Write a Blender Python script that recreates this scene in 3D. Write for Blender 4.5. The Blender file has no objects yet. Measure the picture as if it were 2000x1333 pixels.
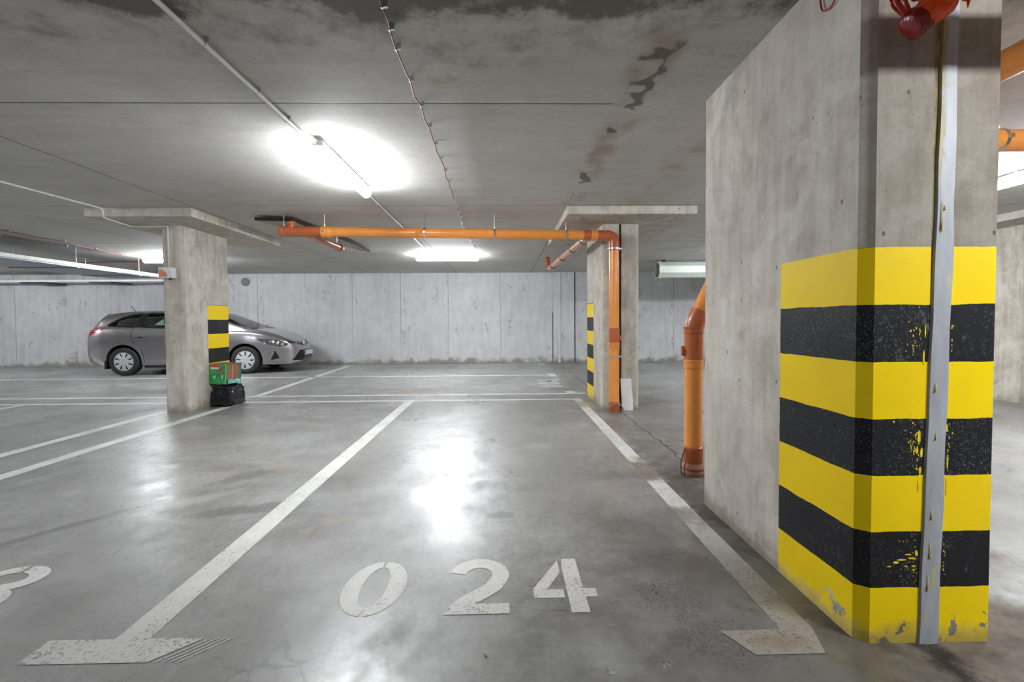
import bpy, bmesh, math, random
from mathutils import Vector, Matrix
from mathutils.bvhtree import BVHTree
random.seed(7)
C = bpy.context.scene.collection
SC = bpy.context.scene
PI = math.pi

# ------------------------------------------------------------------ camera
cd = bpy.data.cameras.new('camera')
cam = bpy.data.objects.new('camera', cd); C.objects.link(cam)
cd.sensor_fit = 'HORIZONTAL'; cd.sensor_width = 36.0
cd.lens = 36.0 * 889.0 / 2000.0
cd.shift_y = -14.13 / 2000.0
cd.clip_start = 0.05; cd.clip_end = 200
R_, U_, B_ = (0.9997915, -0.0192391, -0.0068378), (0.0073707, 0.0277676, 0.9995872), (-0.0190413, -0.9994292, 0.0279036)
cam.matrix_world = Matrix(((R_[0], U_[0], B_[0], 0), (R_[1], U_[1], B_[1], 0), (R_[2], U_[2], B_[2], 1.25), (0, 0, 0, 1)))
SC.camera = cam

# ------------------------------------------------------------------ world, exposure
w = bpy.data.worlds.new('world'); SC.world = w; w.use_nodes = True
w.node_tree.nodes['Background'].inputs[0].default_value = (0.02, 0.02, 0.02, 1)
w.node_tree.nodes['Background'].inputs[1].default_value = 1.0
SC.view_settings.view_transform = 'Standard'
SC.view_settings.look = 'None'
SC.view_settings.exposure = 2.6
SC.view_settings.gamma = 1.0
SC.view_settings.use_curve_mapping = False
SC.cycles.max_bounces = 8
SC.cycles.diffuse_bounces = 4
SC.cycles.transparent_max_bounces = 12
SC.cycles.glossy_bounces = 4
SC.cycles.adaptive_threshold = 0.03
SC.cycles.sample_clamp_indirect = 8
LAMP = 30.0          # radiance of the lit diffusers
LAMP_COL = (0.93, 0.965, 1.0)

H = 2.70             # ceiling
PZ = 2.595           # underside of the drop panels
WY = 13.65           # far wall


# ------------------------------------------------------------------ helpers
def link(name, me, m=None, parent=None, smooth=False):
    o = bpy.data.objects.new(name, me); C.objects.link(o)
    if m is not None and len(me.materials) == 0:
        for mm in (m if isinstance(m, (list, tuple)) else [m]): me.materials.append(mm)
    if parent is not None:
        o.parent = parent
        o.matrix_parent_inverse = parent.matrix_basis.inverted()
    if smooth:
        for p in me.polygons: p.use_smooth = True
    return o

def obj(name, bm, m=None, parent=None, smooth=False, auto=None):
    me = bpy.data.meshes.new(name); 
    bmesh.ops.recalc_face_normals(bm, faces=bm.faces[:])
    bm.to_mesh(me); bm.free()
    o = link(name, me, m, parent, smooth)
    if auto is not None:
        for p in me.polygons: p.use_smooth = True
        try: me.set_sharp_from_angle(angle=math.radians(auto))
        except Exception: pass
    return o

def tag(o, label, cat, group=None):
    o['label'] = label; o['category'] = cat
    if group: o['group'] = group
    return o

def thing(name, label, cat, loc=(0, 0, 0), group=None):
    o = bpy.data.objects.new(name, None); C.objects.link(o)
    o.empty_display_size = .1
    o.location = loc
    return tag(o, label, cat, group)

def struct(o):
    o['kind'] = 'structure'; return o

def BM(): return bmesh.new()

def box(bm, x0, x1, y0, y1, z0, z1, bev=0, mi=0):
    vs = [bm.verts.new((x, y, z)) for x in (x0, x1) for y in (y0, y1) for z in (z0, z1)]
    fs = []
    for q in ((0,1,3,2),(4,6,7,5),(0,4,5,1),(2,3,7,6),(0,2,6,4),(1,5,7,3)):
        f = bm.faces.new([vs[i] for i in q]); f.material_index = mi; fs.append(f)
    if bev:
        es = list({e for f in fs for e in f.edges})
        bmesh.ops.bevel(bm, geom=es, offset=bev, segments=2, affect='EDGES', profile=.5)
    return vs

def prism(bm, poly, z0, z1, mi=0):
    """poly: xy outline, extruded z0..z1"""
    a = [bm.verts.new((x, y, z0)) for x, y in poly]; b = [bm.verts.new((x, y, z1)) for x, y in poly]
    f = bm.faces.new(a); f.material_index = mi
    f = bm.faces.new(b[::-1]); f.material_index = mi
    n = len(poly)
    for i in range(n):
        f = bm.faces.new((a[i], b[i], b[(i+1) % n], a[(i+1) % n])); f.material_index = mi
    return a + b

def smooth_path(pts, rad, n=6):
    """round the corners of a polyline"""
    P = [Vector(p) for p in pts]; out = [P[0]]
    for i in range(1, len(P)-1):
        a = (P[i-1]-P[i]); b = (P[i+1]-P[i]); r = min(rad, a.length*.49, b.length*.49)
        a = P[i] + a.normalized()*r; b = P[i] + b.normalized()*r
        for k in range(n+1):
            t = k/n; out.append(a*(1-t)**2 + P[i]*2*t*(1-t) + b*t*t)
    out.append(P[-1]); return out

def tube(bm, pts, r, seg=16, cap=True, mi=0):
    P = [Vector(p) for p in pts]; rings = []
    if not isinstance(r, (list, tuple)): r = [r]*len(P)
    t0 = (P[1]-P[0]).normalized()
    n = t0.orthogonal().normalized()
    for i, p in enumerate(P):
        t = (P[min(i+1, len(P)-1)] - P[max(i-1, 0)])
        if t.length < 1e-9: t = t0
        t.normalize()
        n = (n - t*n.dot(t)).normalized(); b = t.cross(n); t0 = t
        rings.append([bm.verts.new(p + (n*math.cos(2*PI*k/seg) + b*math.sin(2*PI*k/seg))*r[i]) for k in range(seg)])
    for a, b in zip(rings, rings[1:]):
        for k in range(seg):
            f = bm.faces.new((a[k], a[(k+1) % seg], b[(k+1) % seg], b[k])); f.material_index = mi
    if cap:
        f = bm.faces.new(rings[0][::-1]); f.material_index = mi
        f = bm.faces.new(rings[-1]); f.material_index = mi
    return rings

def lathe(bm, prof, c=(0,0,0), axis='Z', seg=32, mi=0):
    """prof: (radius, height) list"""
    M = {'Z': Matrix.Identity(3), 'Y': Matrix(((1,0,0),(0,0,1),(0,-1,0))), 'X': Matrix(((0,0,1),(0,1,0),(-1,0,0)))}[axis]
    c = Vector(c); rings = []
    for r, hgt in prof:
        rings.append([bm.verts.new(c + M @ Vector((r*math.cos(2*PI*k/seg), r*math.sin(2*PI*k/seg), hgt))) for k in range(seg)])
    for a, b in zip(rings, rings[1:]):
        for k in range(seg):
            f = bm.faces.new((a[k], a[(k+1) % seg], b[(k+1) % seg], b[k])); f.material_index = mi
    return rings

def ribbon(bm, pts, wd, z0, z1):
    """flat stroke of width wd along an xy polyline, as a solid"""
    P = [Vector((p[0], p[1])) for p in pts]; L = []; Rr = []
    for i, p in enumerate(P):
        t = (P[min(i+1, len(P)-1)] - P[max(i-1, 0)]).normalized(); n = Vector((-t.y, t.x))
        ww = wd[i] if isinstance(wd, (list, tuple)) else wd
        L.append(p + n*ww/2); Rr.append(p - n*ww/2)
    for i in range(len(P)-1):
        prism(bm, [L[i], L[i+1], Rr[i+1], Rr[i]], z0, z1)

def arc(cx, cy, rx, ry, a0, a1, n=16):
    return [(cx + rx*math.cos(math.radians(a0+(a1-a0)*i/n)), cy + ry*math.sin(math.radians(a0+(a1-a0)*i/n))) for i in range(n+1)]

# ------------------------------------------------------------------ node materials
class N:
    def __init__(s, name):
        s.m = bpy.data.materials.new(name); s.m.use_nodes = True
        s.t = s.m.node_tree; s.n = s.t.nodes; s.l = s.t.links
        s.b = s.n['Principled BSDF']; s._pos = None
    def new(s, k, **kw):
        x = s.n.new(k)
        for a, v in kw.items(): setattr(x, a, v)
        return x
    def put(s, sock, v):
        if isinstance(v, bpy.types.NodeSocket): s.l.new(v, sock)
        elif isinstance(v, (tuple, list)) and len(v) == 3 and sock.type == 'RGBA': sock.default_value = (*v, 1)
        else: sock.default_value = v
    def pos(s):
        if s._pos is None: s._pos = s.new('ShaderNodeNewGeometry').outputs['Position']
        return s._pos
    def oc(s): return s.new('ShaderNodeTexCoord').outputs['Object']
    def xyz(s, v=None):
        x = s.new('ShaderNodeSeparateXYZ'); s.put(x.inputs[0], v or s.pos()); return x.outputs
    def comb(s, x, y, z):
        c = s.new('ShaderNodeCombineXYZ')
        for i, v in enumerate((x, y, z)): s.put(c.inputs[i], v)
        return c.outputs[0]
    def M(s, op, a, b=0.0, c=0.0, clamp=False):
        x = s.new('ShaderNodeMath', operation=op, use_clamp=clamp)
        s.put(x.inputs[0], a); s.put(x.inputs[1], b); s.put(x.inputs[2], c); return x.outputs[0]
    def scale(s, v, sx, sy, sz):
        x = s.new('ShaderNodeVectorMath', operation='MULTIPLY'); s.put(x.inputs[0], v); x.inputs[1].default_value = (sx, sy, sz); return x.outputs[0]
    def noise(s, sc, det=4, rough=.55, v=None, dist=0.0):
        x = s.new('ShaderNodeTexNoise'); s.put(x.inputs['Vector'], v or s.pos())
        x.inputs['Scale'].default_value = sc; x.inputs['Detail'].default_value = det
        x.inputs['Roughness'].default_value = rough; x.inputs['Distortion'].default_value = dist
        return x.outputs['Fac']
    def vor(s, sc, feat='F1', v=None, rnd=1.0):
        x = s.new('ShaderNodeTexVoronoi', feature=feat); s.put(x.inputs['Vector'], v or s.pos())
        x.inputs['Scale'].default_value = sc; x.inputs['Randomness'].default_value = rnd
        return x.outputs['Distance']
    def sm(s, v, a, b, lo=0.0, hi=1.0):
        x = s.new('ShaderNodeMapRange', interpolation_type='SMOOTHSTEP'); s.put(x.inputs[0], v)
        x.inputs[1].default_value = a; x.inputs[2].default_value = b; x.inputs[3].default_value = lo; x.inputs[4].default_value = hi
        return x.outputs[0]
    def lin(s, v, a, b, lo=0.0, hi=1.0):
        x = s.new('ShaderNodeMapRange'); s.put(x.inputs[0], v)
        x.inputs[1].default_value = a; x.inputs[2].default_value = b; x.inputs[3].default_value = lo; x.inputs[4].default_value = hi
        return x.outputs[0]
    def mix(s, f, a, b, mode='MIX'):
        x = s.new('ShaderNodeMix', data_type='RGBA', blend_type=mode)
        s.put(x.inputs[0], f); s.put(x.inputs[6], a); s.put(x.inputs[7], b); return x.outputs[2]
    def bump(s, h, strength=.3, dist=.01):
        x = s.new('ShaderNodeBump'); x.inputs['Strength'].default_value = strength; x.inputs['Distance'].default_value = dist
        s.put(x.inputs['Height'], h); s.l.new(x.outputs[0], s.b.inputs['Normal']); return x.outputs[0]
    def line(s, coord, at, half, soft=.3):
        """1 on a line coord==at of half width"""
        d = s.M('ABSOLUTE', s.M('SUBTRACT', coord, at)); return s.sm(d, half*(1-soft), half*(1+soft), 1, 0)
    def blob(s, cx, cy, rx, ry, rot=0, wob=None):
        o = s.xyz(); x = s.M('SUBTRACT', o[0], cx); y = s.M('SUBTRACT', o[1], cy)
        c, k = math.cos(rot), math.sin(rot)
        u = s.M('ADD', s.M('MULTIPLY', x, c/rx), s.M('MULTIPLY', y, k/rx))
        v = s.M('ADD', s.M('MULTIPLY', x, -k/ry), s.M('MULTIPLY', y, c/ry))
        d = s.M('SQRT', s.M('ADD', s.M('MULTIPLY', u, u), s.M('MULTIPLY', v, v)))
        if wob is not None: d = s.M('ADD', d, wob)
        return s.sm(d, .5, 1.15, 1, 0)
    def mx(s, *a):
        r = a[0]
        for b in a[1:]: r = s.M('MAXIMUM', r, b)
        return r
    def out(s, col=None, rough=None, metal=None, **kw):
        if col is not None: s.put(s.b.inputs['Base Color'], col)
        if rough is not None: s.put(s.b.inputs['Roughness'], rough)
        if metal is not None: s.put(s.b.inputs['Metallic'], metal)
        for k, v in kw.items(): s.put(s.b.inputs[k.replace('_', ' ')], v)
        return s.m

def plain(name, col, rough=.5, metal=0.0, var=.08, sc=12, bump=0.0, **kw):
    """a plain material with slight procedural variation"""
    n = N(name); f = n.noise(sc, 3, v=n.oc())
    c = n.mix(n.lin(f, .3, .7), tuple(x*(1-var) for x in col), tuple(min(1, x*(1+var)) for x in col))
    if bump: n.bump(f, bump, .004)
    return n.out(c, rough, metal, **kw)

def mat_floor():
    n = N('sealed_concrete_floor'); o = n.xyz(); X, Y = o[0], o[1]
    big = n.noise(.55, 6, .6, dist=.6); mid = n.noise(2.6, 6, .62, dist=.3); fine = n.noise(38, 5, .7)
    sw = n.noise(3.0, 5, .6, v=n.scale(n.pos(), .35, 1.6, 1))
    t = n.M('ADD', n.M('MULTIPLY', big, .5), n.M('ADD', n.M('MULTIPLY', mid, .3), n.M('MULTIPLY', sw, .2)))
    c = n.mix(n.lin(t, .40, .60), (.215, .213, .203), (.43, .43, .42))
    c = n.mix(n.lin(fine, .35, .70, 0, .42), c, (.13, .128, .12))
    grain = n.noise(13, 8, .72, v=n.scale(n.pos(), 1, .55, 1), dist=.4)
    c = n.mix(n.lin(grain, .42, .66, 0, .40), c, (.14, .137, .13))
    mot = n.M('MULTIPLY', n.blob(.75, 1.7, 1.5, 1.0, .5, n.lin(n.noise(2.2, 6, .65), .3, .7, -.5, .5)), n.lin(n.noise(4.5, 7, .7), .40, .60, .25, .85))
    c = n.mix(mot, c, (.125, .122, .115))
    # dark rubber and oil marks
    wob = n.lin(n.noise(5, 5, .65), .3, .7, -.45, .45)
    marks = n.mx(n.blob(-1.72, 3.05, .42, .10, .25, wob), n.blob(-2.1, 3.75, .30, .11, .9, wob), n.blob(-2.75, 2.75, .75, .05, .95, wob),
                 n.blob(-.20, 4.3, .10, .9, 0, wob), n.blob(-.02, 2.9, .10, .06, 0, wob), n.blob(.95, 2.0, .28, .5, .2, wob), n.blob(1.0, 1.6, .5, .3, 0, wob))
    c = n.mix(n.M('MULTIPLY', marks, .62), c, (.11, .105, .105))
    pops = n.mx(n.blob(.44, 1.82, .022, .022, 0), n.blob(.585, 1.61, .03, .03, 0), n.blob(.37, 1.58, .025, .025, 0))
    c = n.mix(n.M('MULTIPLY', pops, .6), c, n.mix(n.sm(n.noise(60, 3), .45, .6), (.07, .065, .06), (.40, .38, .35)))
    pale = n.mx(n.blob(-2.2, 3.2, .42, .07, .75, wob), n.blob(-.6, 3.4, .5, .9, 0, wob))
    c = n.mix(n.M('MULTIPLY', pale, .35), c, (.42, .42, .41))
    rust = n.mx(n.blob(-1.2, 2.72, .05, .035, 0, wob), n.blob(-1.95, 3.95, .16, .05, .9, wob), n.blob(-1.05, 2.85, .12, .03, .6, wob), n.blob(-1.5, 8.0, .8, .12, 0, wob), n.blob(-2.6, 2.3, .22, .03, 1.2, wob))
    c = n.mix(n.M('MULTIPLY', rust, .35), c, (.50, .34, .18))
    # small pits and droplets
    pit = n.sm(n.vor(9, v=n.pos()), .03, .06, 1, 0)
    pit = n.M('MULTIPLY', pit, n.sm(n.noise(3.1, 2), .50, .56))
    c = n.mix(n.M('MULTIPLY', pit, .75), c, (.07, .065, .06))
    # hairline cracks
    dv = n.new('ShaderNodeVectorMath', operation='ADD'); n.put(dv.inputs[0], n.pos())
    nz = n.new('ShaderNodeTexNoise'); n.put(nz.inputs['Vector'], n.pos()); nz.inputs['Scale'].default_value = 2.2; nz.inputs['Detail'].default_value = 5
    sc2 = n.scale(nz.outputs['Color'], .5, .5, 0); n.put(dv.inputs[1], sc2)
    cr = n.sm(n.vor(.8, 'DISTANCE_TO_EDGE', dv.outputs[0]), .0012, .0050, 1, 0)
    cr = n.M('MULTIPLY', cr, n.sm(n.noise(.7, 3), .44, .58))
    c = n.mix(n.M('MULTIPLY', cr, .6), c, (.10, .095, .09))
    # dusty unsealed strip along the pillar line and the expansion joint
    e = n.M('ADD', X, n.lin(n.noise(1.6, 6, .65), .25, .75, -.42, .42))
    strip = n.M('MULTIPLY', n.sm(e, 1.12, 1.36), n.sm(e, 2.15, 2.75, 1, 0))
    dn = n.sm(Y, 3.2, 6.0, 1, .42)
    strip = n.M('MULTIPLY', strip, dn)
    bn = n.noise(7, 7, .68)
    brown = n.mix(n.lin(bn, .3, .7), (.045, .034, .025), (.20, .165, .130))
    c = n.mix(n.M('MULTIPLY', strip, .92), c, brown)
    grit = n.M('MULTIPLY', n.sm(n.noise(75, 4, .8), .50, .56), n.mx(n.blob(.86, 1.72, .22, .20, 0, wob), n.blob(.75, 2.05, .2, .25, .4, wob)))
    c = n.mix(n.M('MULTIPLY', grit, .75), c, (.045, .042, .040))
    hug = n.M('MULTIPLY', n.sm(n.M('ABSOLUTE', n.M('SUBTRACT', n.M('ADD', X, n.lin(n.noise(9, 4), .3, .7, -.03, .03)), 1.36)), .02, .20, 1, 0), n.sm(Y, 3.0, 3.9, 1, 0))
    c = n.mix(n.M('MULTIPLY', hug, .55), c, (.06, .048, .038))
    xw = n.M('ADD', X, n.lin(n.noise(3.5, 6, .7), .3, .7, -.035, .035))
    jw = n.line(xw, 1.60, .010, .6)
    near = n.sm(Y, 1.0, 1.75, 1, 0)
    jn = n.M('MULTIPLY', n.line(n.M('ADD', X, n.lin(n.noise(9, 7, .75), .3, .7, -.07, .07)), 1.60, .050, .8), n.sm(Y, 1.6, 1.9, 1, 0))
    jt = n.mx(n.M('MULTIPLY', jw, .85), jn)
    c = n.mix(jt, c, (.018, .014, .010))
    ro = n.lin(t, .38, .62, .34, .22)
    ro = n.M('ADD', ro, n.lin(fine, .3, .7, -.02, .06))
    wear = n.noise(1.1, 5, .6, dist=.5)
    ro = n.M('ADD', ro, n.lin(wear, .45, .62, -.03, .14))
    ro = n.M('ADD', ro, n.lin(grain, .4, .65, 0, .08))
    ro = n.M('MAXIMUM', ro, n.M('MULTIPLY', strip, .85))
    hh = n.M('ADD', n.M('MULTIPLY', mid, .6), n.M('ADD', n.M('MULTIPLY', fine, .06), n.M('MULTIPLY', jt, -.8)))
    hh = n.M('ADD', hh, n.M('MULTIPLY', n.M('MULTIPLY', bn, strip), .8))
    n.bump(hh, .22, .012)
    return n.out(c, ro, 0, Specular_IOR_Level=.65, Coat_Weight=n.M('SUBTRACT', .30, n.M('MULTIPLY', strip, .30)), Coat_Roughness=n.M('MULTIPLY', ro, 1.15), Coat_IOR=1.6)

def mat_ceiling():
    n = N('cast_concrete_ceiling'); o = n.xyz(); X, Y = o[0], o[1]
    big = n.noise(.6, 5, .6, dist=.5); mid = n.noise(4, 6, .6); fine = n.noise(45, 4, .7)
    st = n.noise(9, 5, .6, v=n.scale(n.pos(), .18, 1.3, 1))
    t = n.M('ADD', n.M('MULTIPLY', big, .45), n.M('ADD', n.M('MULTIPLY', mid, .25), n.M('MULTIPLY', st, .3)))
    c = n.mix(n.lin(t, .36, .64), (.47, .455, .42), (.64, .625, .59))
    c = n.mix(n.lin(fine, .35, .8, 0, .3), c, (.19, .18, .16))
    # older, darker pour nearer than y=2.1 with a ragged edge
    e = n.M('ADD', Y, n.lin(n.noise(1.7, 7, .68), .25, .75, .36, -.36))
    dark = n.sm(e, 2.22, 2.05)
    fr = n.M('MULTIPLY', n.sm(e, 2.55, 2.3), n.lin(n.noise(5, 6, .65), .45, .65, 0, .55))
    c = n.mix(n.mx(n.M('MULTIPLY', dark, .88), fr), c, n.mix(mid, (.085, .078, .062), (.15, .138, .115)))
    edge = n.M('MULTIPLY', n.line(e, 2.27, .03, .9), .25)
    c = n.mix(edge, c, (.45, .44, .40))
    # plate joints
    j = n.mx(n.M('MULTIPLY', n.line(Y, 3.075, .007), n.sm(X, .74, .76, 1, 0)), n.line(Y, 5.735, .006), n.line(Y, 8.42, .008), n.line(Y, 11.1, .010))
    xj = None
    xw = n.M('ADD', X, n.lin(n.noise(2, 3), .3, .7, -.01, .01))
    for at, y0 in ((-3.86, 0), (-1.40, 7.8), (.83, 7.8), (-6.3, 0), (-8.7, 0), (4.1, 0), (6.5, 0)):
        q = n.M('MULTIPLY', n.line(xw, at, .007), n.sm(Y, y0, y0+.05)); xj = q if xj is None else n.mx(xj, q)
    c = n.mix(n.M('MULTIPLY', n.mx(j, xj), .85), c, (.05, .045, .038))
    # mortar patches and leak along x=.83
    xs = n.M('ADD', X, n.lin(n.noise(4, 5), .3, .7, -.06, .06))
    wide = n.M('MULTIPLY', n.line(xs, .86, .10, .5), n.M('MULTIPLY', n.sm(Y, 2.25, 2.4), n.sm(Y, 5.5, 5.8, 1, 0)))
    rusty = n.M('MULTIPLY', wide, n.lin(n.noise(3.2, 4), .42, .62, 0, .65))
    c = n.mix(rusty, c, (.30, .225, .14))
    pa = n.M('MULTIPLY', n.line(n.M('ADD', X, n.lin(n.noise(6, 3), .3, .7, -.05, .05)), .87, .062, .25), n.sm(n.noise(4.2, 2, .4), .50, .53))
    pa = n.M('MULTIPLY', pa, n.M('MULTIPLY', n.sm(Y, 2.35, 2.45), n.sm(Y, 5.2, 5.6, 1, 0)))
    c = n.mix(n.M('MULTIPLY', pa, .85), c, (.125, .118, .105))
    # expansion joint with rust bleed x=1.63
    ej = n.line(X, 1.635, .012, .4)
    c = n.mix(n.M('MULTIPLY', ej, n.lin(n.noise(7, 3), .35, .6, .2, .9)), c, (.46, .40, .30))
    bleed = n.M('MULTIPLY', n.line(xs, 1.635, .12, .9), n.lin(n.noise(2.1, 5), .50, .68, 0, .6))
    c = n.mix(bleed, c, (.34, .22, .10))
    sp = n.M('MULTIPLY', n.sm(n.noise(2.7, 4), .70, .76), .35)
    c = n.mix(sp, c, (.36, .22, .10))
    n.bump(n.M('ADD', n.M('MULTIPLY', mid, .5), n.M('ADD', n.M('MULTIPLY', fine, .15), n.M('MULTIPLY', n.mx(j, xj), -1.0))), .25, .01)
    return n.out(c, .75, 0, Specular_IOR_Level=.35)

JOINTS = (-14.32, -11.941, -9.6, -7.269, -5.869, -4.479, -3.052, -1.635, -.074, 3.424, 5.147, 6.9)
def mat_wall():
    n = N('cast_concrete_wall'); o = n.xyz(); X, Z = o[0], o[2]
    big = n.noise(.8, 5, .6); mid = n.noise(3.5, 6, .62); ver = n.noise(5, 5, .6, v=n.scale(n.pos(), 1.6, 1, .22)); fine = n.noise(30, 4, .7)
    t = n.M('ADD', n.M('MULTIPLY', big, .35), n.M('ADD', n.M('MULTIPLY', mid, .3), n.M('MULTIPLY', ver, .35)))
    c = n.mix(n.lin(t, .36, .64), (.50, .505, .515), (.70, .705, .715))
    c = n.mix(n.lin(fine, .4, .8, 0, .2), c, (.3, .3, .3))
    sm_ = n.M('MULTIPLY', n.sm(n.noise(2.9, 4, .55, v=n.scale(n.pos(), 1.5, 1, .6)), .58, .68), n.sm(n.noise(9, 4), .42, .6))
    c = n.mix(n.M('MULTIPLY', sm_, .42), c, (.15, .155, .165))
    j = None
    for a in JOINTS:
        q = n.line(X, a, .016, .6); j = q if j is None else n.mx(j, q)
    c = n.mix(n.M('MULTIPLY', j, n.lin(n.noise(.6, 2), .4, .6, .1, .55)), c, (.22, .22, .23))
    j2 = None
    for a in JOINTS:
        q = n.line(X, a+.035, .02, .6); j2 = q if j2 is None else n.mx(j2, q)
    c = n.mix(n.M('MULTIPLY', j2, .35), c, (.68, .69, .70))
    g = n.sm(n.M('ADD', Z, n.lin(mid, .3, .7, -.12, .12)), .0, .16, 1, 0)
    c = n.mix(n.M('MULTIPLY', g, .75), c, (.20, .18, .13))
    n.bump(n.M('ADD', mid, n.M('MULTIPLY', j, -.6)), .2, .01)
    return n.out(c, .8, 0, Specular_IOR_Level=.3)

YEL, BLK = (.86, .60, .002), (.014, .014, .016)
def mat_column(name, stripes=None, pink=False, dirt=.5):
    """stripes: function(n, o) -> mask of the painted zone in world space, bands of .2165 m, yellow at the floor"""
    n = N(name); o = n.xyz(); X, Y, Z = o
    big = n.noise(1.4, 5, .6, dist=.8); mid = n.noise(6, 6, .65, dist=.5)
    ver = n.noise(9, 5, .62, v=n.scale(n.pos(), 1.4, 1.4, .16)); fine = n.noise(70, 4, .7)
    t = n.M('ADD', n.M('MULTIPLY', big, .35), n.M('ADD', n.M('MULTIPLY', mid, .3), n.M('MULTIPLY', ver, .35)))
    c = n.mix(n.lin(t, .40, .60), (.38, .34, .28), (.66, .62, .545))
    bl = n.M('MULTIPLY', n.sm(n.noise(2.3, 6, .65, dist=1.2), .50, .62), .5)
    c = n.mix(bl, c, (.70, .665, .60))
    dk = n.M('MULTIPLY', n.sm(n.noise(3.1, 7, .7, v=n.scale(n.pos(), 1.3, 1.3, .45), dist=.6), .56, .70), .45)
    c = n.mix(dk, c, (.25, .235, .205))
    if pink: c = n.mix(n.sm(n.noise(1.1, 3), .45, .62, 0, .35), c, (.42, .375, .335))
    c = n.mix(n.lin(fine, .4, .8, 0, .3), c, (.26, .245, .22))
    po = n.sm(n.vor(15, v=n.scale(n.pos(), 1, 1, .6)), .07, .12, 1, 0)
    po = n.M('MULTIPLY', po, n.sm(n.noise(5.0, 3), .53, .58))
    c = n.mix(n.M('MULTIPLY', po, .75), c, (.07, .06, .05))
    wv = n.M('ADD', n.M('ADD', X, Y), n.lin(n.noise(3, 5, .6), .3, .7, -.02, .02))
    crk = n.M('MULTIPLY', n.line(n.M('FRACT', n.M('MULTIPLY', wv, 5.0)), .5, .006), n.sm(n.noise(2.2, 3), .54, .62))
    c = n.mix(n.M('MULTIPLY', crk, .28), c, (.14, .125, .105))
    base = n.sm(n.M('ADD', Z, n.lin(mid, .3, .7, -.06, .06)), 0, .13, 1, 0)
    c = n.mix(n.M('MULTIPLY', base, dirt), c, (.17, .135, .09))
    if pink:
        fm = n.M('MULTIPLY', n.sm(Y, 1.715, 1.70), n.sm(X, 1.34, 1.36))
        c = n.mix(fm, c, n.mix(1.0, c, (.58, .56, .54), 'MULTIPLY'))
    ro = .78
    if stripes:
        zz = n.M('ADD', Z, n.lin(n.noise(9, 4), .3, .7, -.0025, .0025))
        k = n.M('FLOOR', n.M('DIVIDE', zz, .2170)); odd = n.M('MODULO', k, 2.0)
        par = n.M('GREATER_THAN', n.M('ABSOLUTE', odd), .5)
        yl = n.mix(n.lin(n.noise(3, 5, .6), .3, .7), YEL, (.93, .67, .003))
        scuff = n.M('MULTIPLY', n.sm(n.noise(14, 6, .75, v=n.scale(n.pos(), 1, 1, .6)), .60, .68), n.lin(n.noise(2, 3), .4, .60, .1, 1))
        speck = n.M('MULTIPLY', n.sm(n.noise(150, 2, .6), .57, .66), n.lin(n.noise(2.6, 4), .42, .62, .03, .6))
        bk = n.mix(n.mx(n.M('MULTIPLY', scuff, .5), speck), BLK, (.20, .20, .205))
        paint = n.mix(par, yl, bk)
        zone = stripes(n, o)
        chip = n.M('MULTIPLY', n.sm(n.M('ADD', n.noise(10, 5, .65), n.sm(Z, .0, .22, .13, 0)), .70, .72), n.sm(Z, .25, .40, 1, .0))
        fade = n.M('MULTIPLY', n.sm(n.M('ADD', Z, n.lin(mid, .3, .7, -.04, .04)), .015, .09, 1, 0), .55)
        c = n.mix(n.M('MULTIPLY', zone, n.M('SUBTRACT', 1.0, n.mx(chip, fade))), c, paint)
        ro = n.M('SUBTRACT', .78, n.M('MULTIPLY', zone, .30))
    n.bump(n.M('ADD', mid, n.M('ADD', n.M('MULTIPLY', fine, .12), n.M('MULTIPLY', po, -.8))), .22, .006)
    return n.out(c, ro, 0, Specular_IOR_Level=.2)

def mat_paint_line(name, worn=.25, brown=0.0):
    n = N(name); o = n.xyz()
    f = n.noise(60, 5, .75); g = n.noise(3, 5, .6)
    c = n.mix(n.lin(g, .3, .7), (.60, .595, .57), (.74, .735, .715))
    c = n.mix(n.lin(n.noise(14, 6, .7), .45, .75, 0, .4), c, (.42, .41, .385))
    c = n.mix(n.sm(o[1], 2.6, 1.7, 0, .55), c, (.40, .385, .355))
    if brown:
        yy = n.M('ADD', o[1], n.lin(n.noise(4, 6, .7), .3, .7, -.16, .16))
        c = n.mix(n.M('MULTIPLY', n.sm(yy, 3.0, 1.9), .80), c, n.mix(n.noise(12, 5, .7), (.13, .108, .085), (.31, .27, .225)))
        b = n.mx(n.line(yy, 3.74, .26, .35), n.M('MULTIPLY', n.line(yy, 2.82, .12, .6), .7), n.M('MULTIPLY', n.line(yy, 6.85, .25, .6), .6))
        b = n.mx(b, n.M('MULTIPLY', n.blob(1.06, 1.715, .125, .042, 0, n.lin(n.noise(7, 3), .3, .7, -.3, .3)), .8))
        c = n.mix(n.M('MULTIPLY', b, brown), c, n.mix(n.noise(20, 5, .7), (.13, .10, .075), (.30, .25, .19)))
    a = n.sm(n.M('ADD', n.M('MULTIPLY', f, .75), n.M('MULTIPLY', g, .25)), worn+.20, worn+.34)
    n.put(n.b.inputs['Alpha'], a)
    return n.out(c, .45, 0)

def mat_emit(name, s=LAMP):
    n = N(name); n.out((.9, .9, .9), .4)
    n.put(n.b.inputs['Emission Color'], LAMP_COL); n.b.inputs['Emission Strength'].default_value = s
    return n.m

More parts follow.
